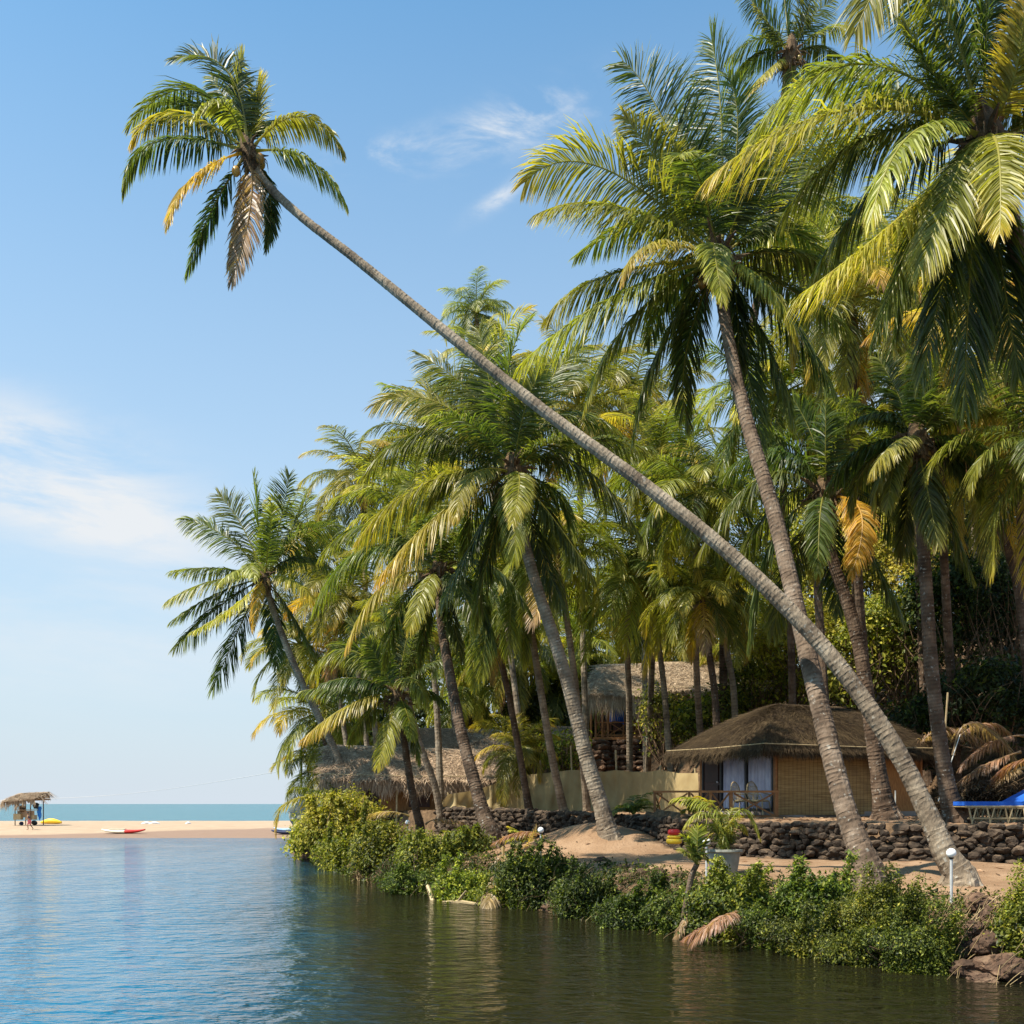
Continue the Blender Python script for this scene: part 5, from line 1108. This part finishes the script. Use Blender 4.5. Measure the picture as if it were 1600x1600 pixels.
st = [P(1067, 1452, 18.85), P(1071, 1420, 18.8), P(1080, 1372, 18.7), P(1088, 1352, 18.6)]
rg = np.random.default_rng(8)
plant('stubby young palm leaning from the bank, with broad upright leaves on a bare stem', st[-1], [(1078, 1318, 1064, 1306, 0, .16, .3), (1083, 1312, 1080, 1296, .1, .14, .2), (1090, 1312, 1092, 1292, -.1, .18, .2), (1100, 1320, 1110, 1304, 0, .2, .4), (1074, 1332, 1060, 1328, -.2, .12, .6), (1097, 1334, 1106, 1345, .1, .2, .8)],
      18.6, stem=st, seed=5, lw=.05, ll=.34, n=12, stemr=.05)
def sp(label, u, v, Y, rad, seed, yel=.15, nf=9, name='young_palm'):
    c = P(u, v, Y); c[2] = hz1(c[0], c[1]) + .05; rg = np.random.default_rng(seed); root = empty(name, c, label, 'plant', 'small palms planted in the ground'); R = rad * Y / F
    for k in range(nf):
        mb = MB(); frond(mb, autopath(c, k * 2.4 + seed, math.radians(rg.uniform(35, 80)), R * rg.uniform(.8, 1.15), rg, 1.2), 22, yel + rg.uniform(-.06, .1), .5, 0, .035 * max(1, Y / 30), .3, rng=rg); mb.build('frond', M['palm'], root)
sp('small dark green palm in front of the shade cloth, left of the railing', 990, 1285, 31, 46, 1, .08, 12)
sp('small sapling palm just behind the potted areca, against the railing', 1085, 1295, 27.5, 42, 2, .15, 8)
sp('small yellow green palm by the middle globe lamp', 815, 1310, 29, 34, 3, .28, 9)
sp('upright green seedling palm behind the rounded shrub', 715, 1300, 32, 34, 4, .18, 7)
sp('leafy palm seedling left behind the shade cloth', 875, 1215, 48.5, 34, 6, .2, 9)
# long yellow frond sweeping down by the beach
plant('low arching palm at the far left end whose yellow frond sweeps down to the beach', P(535, 1252, 48) , [(455, 1250, 432, 1302, 0, .32, .9), (480, 1232, 452, 1236, .6, .1, 1.0), (500, 1235, 470, 1262, -.5, .28, 1.0), (520, 1225, 500, 1205, .5, .1, .5), (550, 1225, 580, 1215, .6, .1, .8)], 48, seed=7, lw=.06, ll=.2, n=46)
# ------------------------------------------------------------------ fallen fronds, dead wood
def dryfrond(label, a, mdl, b, n=44, ll=.22, lw=.035, age=.86, dr=1.0, seed=0):
    mb = MB(); rg = np.random.default_rng(seed); a, mdl, b = [np.asarray(q, float) for q in (a, mdl, b)]; frond(mb, bez(a, mdl, b), n, age, dr, rg.normal(0, .3), lw, ll, rng=rg, tipage=0); return mb.build('fallen_frond', M['palm'], label=label, cat='palm frond', group='dry fallen fronds')
dryfrond('brown dry frond hanging down the bank into the water between two shrubs', P(786, 1325, 26.4), P(778, 1378, 24.6), P(752, 1420, 24.0), 60, .16, .06, .83, 1.4, 1)
dryfrond('second brown frond drooping beside the hanging one, tips in the water', P(780, 1362, 25.0), P(768, 1395, 24.2), P(760, 1424, 23.7), 40, .28, .06, .86, 1.2, 2)
dryfrond('pinkish brown fallen frond lying on the rocks by the water', P(1162, 1432, 17.6), P(1112, 1444, 17.6), P(1062, 1472, 18.1), 60, .2, .03, .84, 1.2, 3)
dryfrond('brown fallen frond stub beside the stubby palm foot', P(1074, 1428, 18.6), P(1064, 1448, 18.4), P(1052, 1470, 18.4), 26, .3, .03, .85, 1.0, 4)
dryfrond('dry frond sticking up behind the middle globe lamp', P(800, 1330, 27.5), P(825, 1318, 27), P(838, 1290, 27), 30, .18, .03, .8, .4, 5)
for i, (a, b_, c_) in enumerate([((1595, 1175, 28), (1540, 1195, 28), (1490, 1228, 28)), ((1490, 1180, 30), (1520, 1130, 30), (1590, 1190, 30)), ((1600, 1200, 28.5), (1560, 1215, 28), (1530, 1248, 28)), ((1500, 1150, 31), (1540, 1130, 31), (1580, 1150, 31)), ((1430, 1180, 33), (1470, 1140, 33), (1540, 1160, 32)), ((1600, 1150, 30), (1550, 1160, 30), (1500, 1200, 30)), ((1625, 1185, 27), (1580, 1195, 27.5), (1548, 1225, 27.5))]):
    dryfrond(['long brown dry frond sloping down left on the pile', 'curved grey dry frond arching over the pile', 'short reddish dry frond low on the pile', 'dry frond at the top of the pile', 'dry frond trailing from the pile towards the hut', 'dry frond in the shade at the back of the pile', 'dry frond at the right edge of the pile'][i], P(*a), P(*b_), P(*c_), 56, .22, .04, [.85, .95, .82, .9, .93, .9, .84][i], .9, 20 + i)
dryfrond('long dry frond draped over the shrubs by the stubby palm, tips in the water', P(1150, 1425, 17.4), P(1120, 1438, 16.9), P(1080, 1474, 16.9), 50, .26, .035, .84, .9, 41)
dryfrond('thin grey dry frond trailing down the bank right of the rubble', P(1060, 1392, 20.3), P(1052, 1420, 19.5), P(1040, 1450, 19.2), 40, .2, .035, .92, 1.1, 42)
dryfrond('tan dry frond lying on the litter beneath the left trunks', P(640, 1275, 37), P(600, 1268, 37), P(560, 1280, 37.5), 40, .22, .05, .85, .8, 43)
dryfrond('dry frond lying across the litter right of the young palm trunk', P(665, 1288, 35.5), P(690, 1280, 35.5), P(735, 1290, 35), 40, .22, .05, .93, .8, 44)
dryfrond('brown frond fallen on the litter behind the middle globe lamp', P(850, 1308, 27.6), P(815, 1300, 27.8), P(770, 1318, 27.6), 40, .22, .04, .85, .8, 45)
mb = MB(); rg = np.random.default_rng(9)
for k in range(5200):
    t = rg.uniform(0, math.pi); u_ = rg.uniform(0, 6.28); sc = rg.random() ** .3
    q = P(1560, 1268, 27.6) + np.array([math.cos(u_) * 1.7 * sc, math.sin(u_) * 1.2 * sc, 0]); q[2] = hz1(q[0], q[1]) + 1.15 * math.sqrt(max(0, 1 - sc * sc)) * rg.uniform(.6, 1)
    d = np.array([rg.normal(0, 1), rg.normal(0, 1), rg.normal(-.3, .4)]); d /= np.linalg.norm(d); l = rg.uniform(.2, .6); w2_ = np.cross(d, [0, 0, 1]) * .012
    mb.add([q - w2_, q + w2_, q + d * l + w2_, q + d * l - w2_], [[0, 1, 2, 3]], (rg.random(), rg.random(), 0))
mb.build('thatch_heap', M['straw_dark'], label='rounded heap of old brown thatch behind the loungers', cat='thatch heap')
mb = MB(); mb.tube([P(668, 1384, 26.4), P(673, 1398, 26.2), P(677, 1412, 26.0)], [.05, .05, .06], 6); mb.tube([P(660, 1414, 25.9), P(690, 1411, 25.7), P(720, 1409, 25.2), P(762, 1415, 24.3)], [.03, .05, .05, .03], 6); mb.tube([P(715, 1410, 25.3), P(722, 1400, 25.1), P(728, 1392, 25)], [.04, .03, .02], 6)
mb.build('dead_branch', M['pole'], label='bleached dead branch lying in the water under the rounded shrub', cat='branch')
mb = MB(); a_, b_ = P(1500, 1148, 28.2), P(1466, 1252, 26.2); mb.tube([a_, b_], .012, 6); mb.build('leaning_pole', M['rope'], label='thin white pole leaning behind the straight dark trunk', cat='pole')
mb = MB(); a_ = P(1399, 1238, 30.5); mb.tube([a_ - [0, 0, .5], a_ + [0, 0, .05]], .02, 6); mb.build('white_pipe', M['rope'], label='short white upright pipe beside the hut wall', cat='pipe')
mb = MB(); a_ = P(1481, 1082, 31); mb.tube([P(1476, 1150, 31), a_], .03, 6); mb.build('bamboo_stake', M['pole'], label='slim bamboo stake standing in the deep shade', cat='stake')
# ------------------------------------------------------------------ globe lamps
def globe(label, u, v, Y, r, bottom=None):
    c = P(u, v, Y); R = r * Y / F; gz = hz1(c[0], c[1]); root = empty('globe_lamp', (c[0], c[1], gz), label, 'lamp', 'white globe path lamps')
    mb = MB(); mb.tube([(c[0], c[1], gz - .05), (c[0], c[1], c[2] - R * .9)], R * .30, 10); mb.build('post', M['metal'], root)
    mb = MB(); mb.lathe((c[0], c[1], c[2] - R * 1.25), [(R * .3, 0), (R * .55, .02), (R * .6, R * .3), (R * .4, R * .42)], 16); mb.build('collar', M['black'], root)
    mb = MB(); mb.sphere(c, R, 24); mb.build('globe', M['white'], root, smooth=True)
globe('nearest and largest white globe lamp, standing in front of the leaning trunk foot', 1486.5, 1333, 16.3, 7.6)
globe('white globe lamp at the left side of the concrete planter', 1104, 1315, 20.3, 6.2); globe('white globe lamp beside the sand mound in the middle', 845, 1297, 26.2, 4.8)
globe('small white globe lamp between the left trunks above the rounded shrub', 637, 1285, 34.5, 3.8); globe('smallest white globe lamp, half hidden by the rounded shrub', 744, 1303, 30.6, 2.6)
# ------------------------------------------------------------------ bamboo loungers
def lounger(label, u, Y, seed):
    x = P(u, 0, Y)[0]; gz = hz1(x, Y); root = empty('sun_lounger', (x, Y, gz), label, 'sun lounger', 'blue sun loungers on the terrace')
    B_ = lambda a, b, z: np.array([x + a, Y + b, gz + z])
    mb = MB()
    for b in (-.32, .32): mb.tube([B_(-.95, b, .36), B_(.95, b, .36)], .025, 6); mb.tube([B_(-.9, b, .10), B_(.9, b, .10)], .018, 6)
    for a in np.linspace(-.95, .95, 7): mb.tube([B_(a, -.32, .36), B_(a, .32, .36)], .016, 5)
    mb.build('frame', M['pole'], root)
    for a in (-.8, -.4, 0, .4, .8):
        for b in (-.32, .32): mb = MB(); mb.tube([B_(a - .08, b, .36), B_(a, b, 0), B_(a + .001, b, -.02)], .02, 5); mb.tube([B_(a + .1, b, .36), B_(a, b, .02)], .014, 5); mb.build('leg', M['pole'], root)
    mb = MB(); mb.box(B_(-.32, 0, .43), (1.3, .62, .09)); q = (B_(.33, 0, .43), B_(.98, 0, .78)); mb.bar(q[0], q[1], .62, .09); mb.build('mattress', M['blue'], root)
    mb = MB(); mb.tube([B_(.85, -.3, .36), B_(.85, -.3, .68)], .015, 5); mb.tube([B_(.85, .3, .36), B_(.85, .3, .68)], .015, 5); mb.build('back_support', M['pole'], root)
lounger('blue cushioned bamboo sun lounger at the right edge, nearer one', 1565, 22.9, 1); lounger('blue cushioned bamboo sun lounger just behind the nearer one', 1548, 24.2, 2)
# ------------------------------------------------------------------ coloured plastic by the wall
def tub(label, u, v, Y, r, h, mat):
    c = P(u, v, Y); mb = MB(); mb.lathe((c[0], c[1], c[2] - h / 2), [(r * .75, 0), (r * .98, h * .2), (r, h * .5), (r * .9, h * .85), (r * .55, h)], 20); mb.build('plastic_float', M[mat], label=label, cat='float', smooth=True, group='stacked plastic floats')
cz_ = 24.6
tub('lower yellow float of the small stack by the stone wall', 1053, 1314, cz_, .19, .14, 'yellow'); tub('upper yellow float under the red one', 1053, 1307.5, cz_, .17, .07, 'yellow'); tub('red float on top of the small stack', 1053, 1300, cz_, .15, .14, 'red')
tub('teal plastic float behind the stubby young palm', 1090, 1311, 24.3, .1, .14, 'teal')
# ------------------------------------------------------------------ the beach
def hull(mb, c, Ln, wd, hh, rz, a=None, rock_=.25, t0=0, t1=1):
    K, S_ = 25, 12; v = []
    for i in range(K):
        t = t0 + (t1 - t0) * i / (K - 1); x = (t - .5) * Ln; w = wd * math.sin(math.pi * min(1, max(0, t * .98 + .01))) ** .55; z0 = rock_ * abs(2 * t - 1) ** 2.5
        for j in range(S_):
            th = 2 * math.pi * j / S_; y = math.cos(th) * w / 2; z = z0 + hh * (.5 + .5 * math.sin(th)) * (.35 + .65 * math.sin(math.pi * t))
            v.append((c[0] + x * math.cos(rz) - y * math.sin(rz), c[1] + x * math.sin(rz) + y * math.cos(rz), c[2] + z))
    f = [[i * S_ + j, i * S_ + (j + 1) % S_, (i + 1) * S_ + (j + 1) % S_, (i + 1) * S_ + j] for i in range(K - 1) for j in range(S_)] + [list(range(S_))[::-1], [(K - 1) * S_ + j for j in range(S_)]]
    return mb.add(v, f, a)
a_ = P(193, 1306, 76.5); gz = hz1(a_[0], a_[1]); root = empty('kayak', (a_[0], a_[1], gz), 'yellow and red kayak lying on the damp sand', 'kayak')
mb = MB(); hull(mb, (a_[0], a_[1], gz), 3.2, .7, .3, .05, t1=.55); mb.build('stern', M['cream'], root, smooth=True)
mb = MB(); hull(mb, (a_[0], a_[1], gz + .002), 3.2, .7, .3, .05, t0=.55); mb.build('bow', M['red'], root, smooth=True)
mb = MB(); mb.box((a_[0] - .45, a_[1], gz + .33), (1.2, .42, .05)); mb.build('seat_well', M['cream'], root)
a_ = P(452, 1303, 76); gz = hz1(a_[0], a_[1]); root = empty('kayak', (a_[0], a_[1], gz), 'blue and white kayak at the water edge beside the lime green shrub', 'kayak')
mb = MB(); hull(mb, (a_[0], a_[1], gz), 2.6, .8, .34, .1); mb.build('hull', M['navy'], root, smooth=True)
mb = MB(); hull(mb, (a_[0], a_[1], gz + .2), 2.3, .66, .28, .1); mb.build('deck', M['paleblue'], root, smooth=True)
a_ = P(80, 1284, 92); gz = hz1(a_[0], a_[1]); mb = MB(); hull(mb, (a_[0], a_[1], gz), 2.0, .55, .5, -.1, rock_=.05); mb.build('surfboard', M['yellow'], label='yellow board lying behind the beach stand', cat='surfboard', smooth=True)
for lb, u, w in (('left white bundle lying on the dry sand', 229, .9), ('right white bundle lying on the dry sand', 241, 1.0), ('tiny white bundle near the sea edge', 294, .5)):
    a_ = P(u, 1290 if w > .6 else 1282, 92); gz = hz1(a_[0], a_[1]); mb = MB(); hull(mb, (a_[0], a_[1], gz - .05), w, .5, .25, .2, rock_=0); mb.build('white_bundle', M['white'], label=lb, cat='bundle', smooth=True)
SY = 86.0; X = lambda u: (u - 800) * SY / F; Z = lambda v: H + (HOR - v) * SY / F
g0 = hz1(X(45), SY)
st_ = empty('beach_stand', (X(45), SY, g0), 'small beach stand with a ragged tilted thatch awning on poles', 'stand')
for u, dy, tp in ((29, -.6, 1246), (33, .8, 1248), (53, -.6, 1244), (61, .8, 1246)): mb = MB(); mb.tube([(X(u), SY + dy, g0 - .1), (X(u), SY + dy, Z(tp))], .045, 6); mb.build('post', M['stem'], st_)
mb = MB(); rg = np.random.default_rng(66)
thatch(mb, (X(30), SY + .3, Z(1239)), (X(74), SY + .3, Z(1237)), (X(16), SY - 1.2, Z(1252)), (X(68), SY - 1.2, Z(1247)), 1500, rg, .5, .05, .5, .1); thatch(mb, (X(74), SY + .3, Z(1237)), (X(30), SY + .3, Z(1239)), (X(66), SY + 1.5, Z(1248)), (X(16), SY + 1.5, Z(1250)), 700, rg, .4, .05, .5, .1)
fringe(mb, (X(14), SY - 1.2, Z(1253)), (X(64), SY - 1.2, Z(1249)), 500, rg, .42, .05, .8, (0, -.4, 0)); fringe(mb, (X(16), SY + 1.2, Z(1251)), (X(14), SY - 1.2, Z(1253)), 120, rg, .6, .05, .8, (-.5, 0, 0)); fringe(mb, (X(70), SY - 1.0, Z(1246)), (X(74), SY + .3, Z(1238)), 160, rg, .4, .05, .8, (1.2, 0, .3)); mb.build('awning', M['straw'], st_)
mb = MB(); mb.tube([(X(20), SY - 1.1, Z(1249)), (X(10), SY - 1.1, Z(1260))], .03, 5); mb.build('awning_pole', M['pole'], st_)
mb = MB(); mb.box((X(48), SY - .5, Z(1265.5)), (X(62) - X(30), .8, .06)); mb.box((X(45), SY - .5, Z(1272)), (X(58) - X(32), .05, .55)); mb.build('counter', M['straw'], st_)
mb = MB(); mb.box((X(34), SY - .6, Z(1276)), (.6, .5, .5)); mb.box((X(52), SY - .3, Z(1277)), (.7, .5, .4)); mb.build('shelf', M['pole'], st_)
mb = MB(); K = 7; v = [(X(62.5) + i * .055 + .03 * math.sin(j * 1.7), SY - .5 + .06 * (i % 2), Z(1260) - j * (.24 - .03 * abs(i - 3))) for i in range(K) for j in range(6)]
mb.add(v, [[i * 6 + j, (i + 1) * 6 + j, (i + 1) * 6 + j + 1, i * 6 + j + 1] for i in range(K - 1) for j in range(5)]); mb.add(np.array(v) + [0, .03, 0], [[i * 6 + j, i * 6 + j + 1, (i + 1) * 6 + j + 1, (i + 1) * 6 + j] for i in range(K - 1) for j in range(5)])
mb.build('hanging_towel', M['skyblue'], label='bright blue cloth hanging from the side of the beach stand', cat='cloth')
for lb, u, v, c_, r in (('black bag on the counter of the beach stand', 56, 1259, 'black', (.35, .2, .28)), ('dark bag under the left side of the beach stand', 34, 1286.5, 'navy', (.28, .2, .16)), ('dark bag under the right side of the beach stand', 54, 1285.5, 'black', (.38, .2, .22)), ('brown sack hung on the left post of the beach stand', 35, 1263, 'stem', (.32, .2, .35))):
    a_ = P(u, v, SY - .5); mb = MB(); stone(mb, a_, r, rg); mb.build('bag', M[c_], label=lb, cat='bag')
mb = MB(); a_, b_ = np.array([X(64), SY, Z(1248)]), P(432, 1206, 58); tt = np.linspace(0, 1, 24)[:, None]; q = a_ * (1 - tt) + b_ * tt; q[:, 2] -= 0.35 * np.sin(math.pi * tt[:, 0]); mb.tube(q, .014, 4); mb.build('cable', M['metal'], label='thin cable running from the beach stand to the grove', cat='cable')
# person walking by the water edge
def person(label, c, hgt, rz):
    k = hgt / 1.7
    J = {'hip': (0, 0, .92), 'waist': (0, -.02, 1.08), 'chest': (0, -.08, 1.30), 'neck': (0, -.13, 1.45), 'hb': (0, -.15, 1.53), 'ht': (0, -.19, 1.68), 'ls': (.17, -.1, 1.38), 'rs': (-.17, -.1, 1.38), 'le': (.22, -.2, 1.13), 're': (-.22, .02, 1.12),
         'lw': (.18, -.38, 1.0), 'rw': (-.22, -.02, .88), 'lh': (.17, -.45, .97), 'rh': (-.22, -.04, .79), 'lhip': (.09, 0, .88), 'rhip': (-.09, 0, .88), 'lk': (.1, -.16, .5), 'rk': (-.1, .08, .49), 'la': (.1, -.1, .09), 'ra': (-.1, .33, .12), 'lt': (.11, -.26, .03), 'rt': (-.1, .22, .02)}
    R = dict(hip=.13, waist=.12, chest=.145, neck=.055, hb=.075, ht=.085, ls=.06, rs=.06, le=.042, re=.042, lw=.03, rw=.03, lh=.035, rh=.035, lhip=.09, rhip=.09, lk=.058, rk=.058, la=.038, ra=.038, lt=.03, rt=.03)
    E = [('hip', 'waist'), ('waist', 'chest'), ('chest', 'neck'), ('neck', 'hb'), ('hb', 'ht'), ('chest', 'ls'), ('ls', 'le'), ('le', 'lw'), ('lw', 'lh'), ('chest', 'rs'), ('rs', 're'), ('re', 'rw'), ('rw', 'rh'), ('hip', 'lhip'), ('lhip', 'lk'), ('lk', 'la'), ('la', 'lt'), ('hip', 'rhip'), ('rhip', 'rk'), ('rk', 'ra'), ('ra', 'rt')]
    def skin(keys, edges, sc, mat, nm, parent):
        ks = list(keys); me = bpy.data.meshes.new('t'); ro = np.array([[math.cos(rz), -math.sin(rz), 0], [math.sin(rz), math.cos(rz), 0], [0, 0, 1]])
        me.from_pydata([tuple(ro @ (np.array(J[q]) * k)) for q in ks], [(ks.index(a), ks.index(b)) for a, b in edges], [])
        o = bpy.data.objects.new('t', me); COL.objects.link(o); sm = o.modifiers.new('s', 'SKIN'); ss = o.modifiers.new('b', 'SUBSURF'); ss.levels = ss.render_levels = 2
        for i, q in enumerate(ks): me.skin_vertices[0].data[i].radius = (R[q] * sc * k,) * 2
        me.skin_vertices[0].data[0].use_root = True
        dg = bpy.context.evaluated_depsgraph_get(); nm_ = bpy.data.meshes.new_from_object(o.evaluated_get(dg)); bpy.data.objects.remove(o)
        nm_.materials.clear(); nm_.materials.append(M[mat]); return link(nm, nm_, parent)
    root = empty('person', c, label, 'person')
    skin(J.keys(), E, 1, 'skin', 'body', root)
    skin(['chest', 'waist', 'ls', 'rs'], [('chest', 'waist'), ('chest', 'ls'), ('chest', 'rs')], 1.13, 'navy', 'shirt', root)
    skin(['hip', 'lhip', 'rhip', 'lk', 'rk'], [('hip', 'lhip'), ('hip', 'rhip'), ('lhip', 'lk'), ('rhip', 'rk')], 1.18, 'pink', 'trousers', root)
    mb = MB(); hp_ = np.array(J['ht']) * k; ro = np.array([[math.cos(rz), -math.sin(rz), 0], [math.sin(rz), math.cos(rz), 0], [0, 0, 1]]); mb.sphere(np.asarray(c) + ro @ (hp_ + np.array([0, .03, .01])), (.10 * k, .11 * k, .10 * k), 12); mb.build('hair', M['black'], root, smooth=True)
a_ = P(46, 1298, 80); gz = hz1(a_[0], a_[1]); person('person in a dark top and pink trousers walking on the sand before the beach stand', (a_[0], a_[1], gz), 1.35, -1.2)
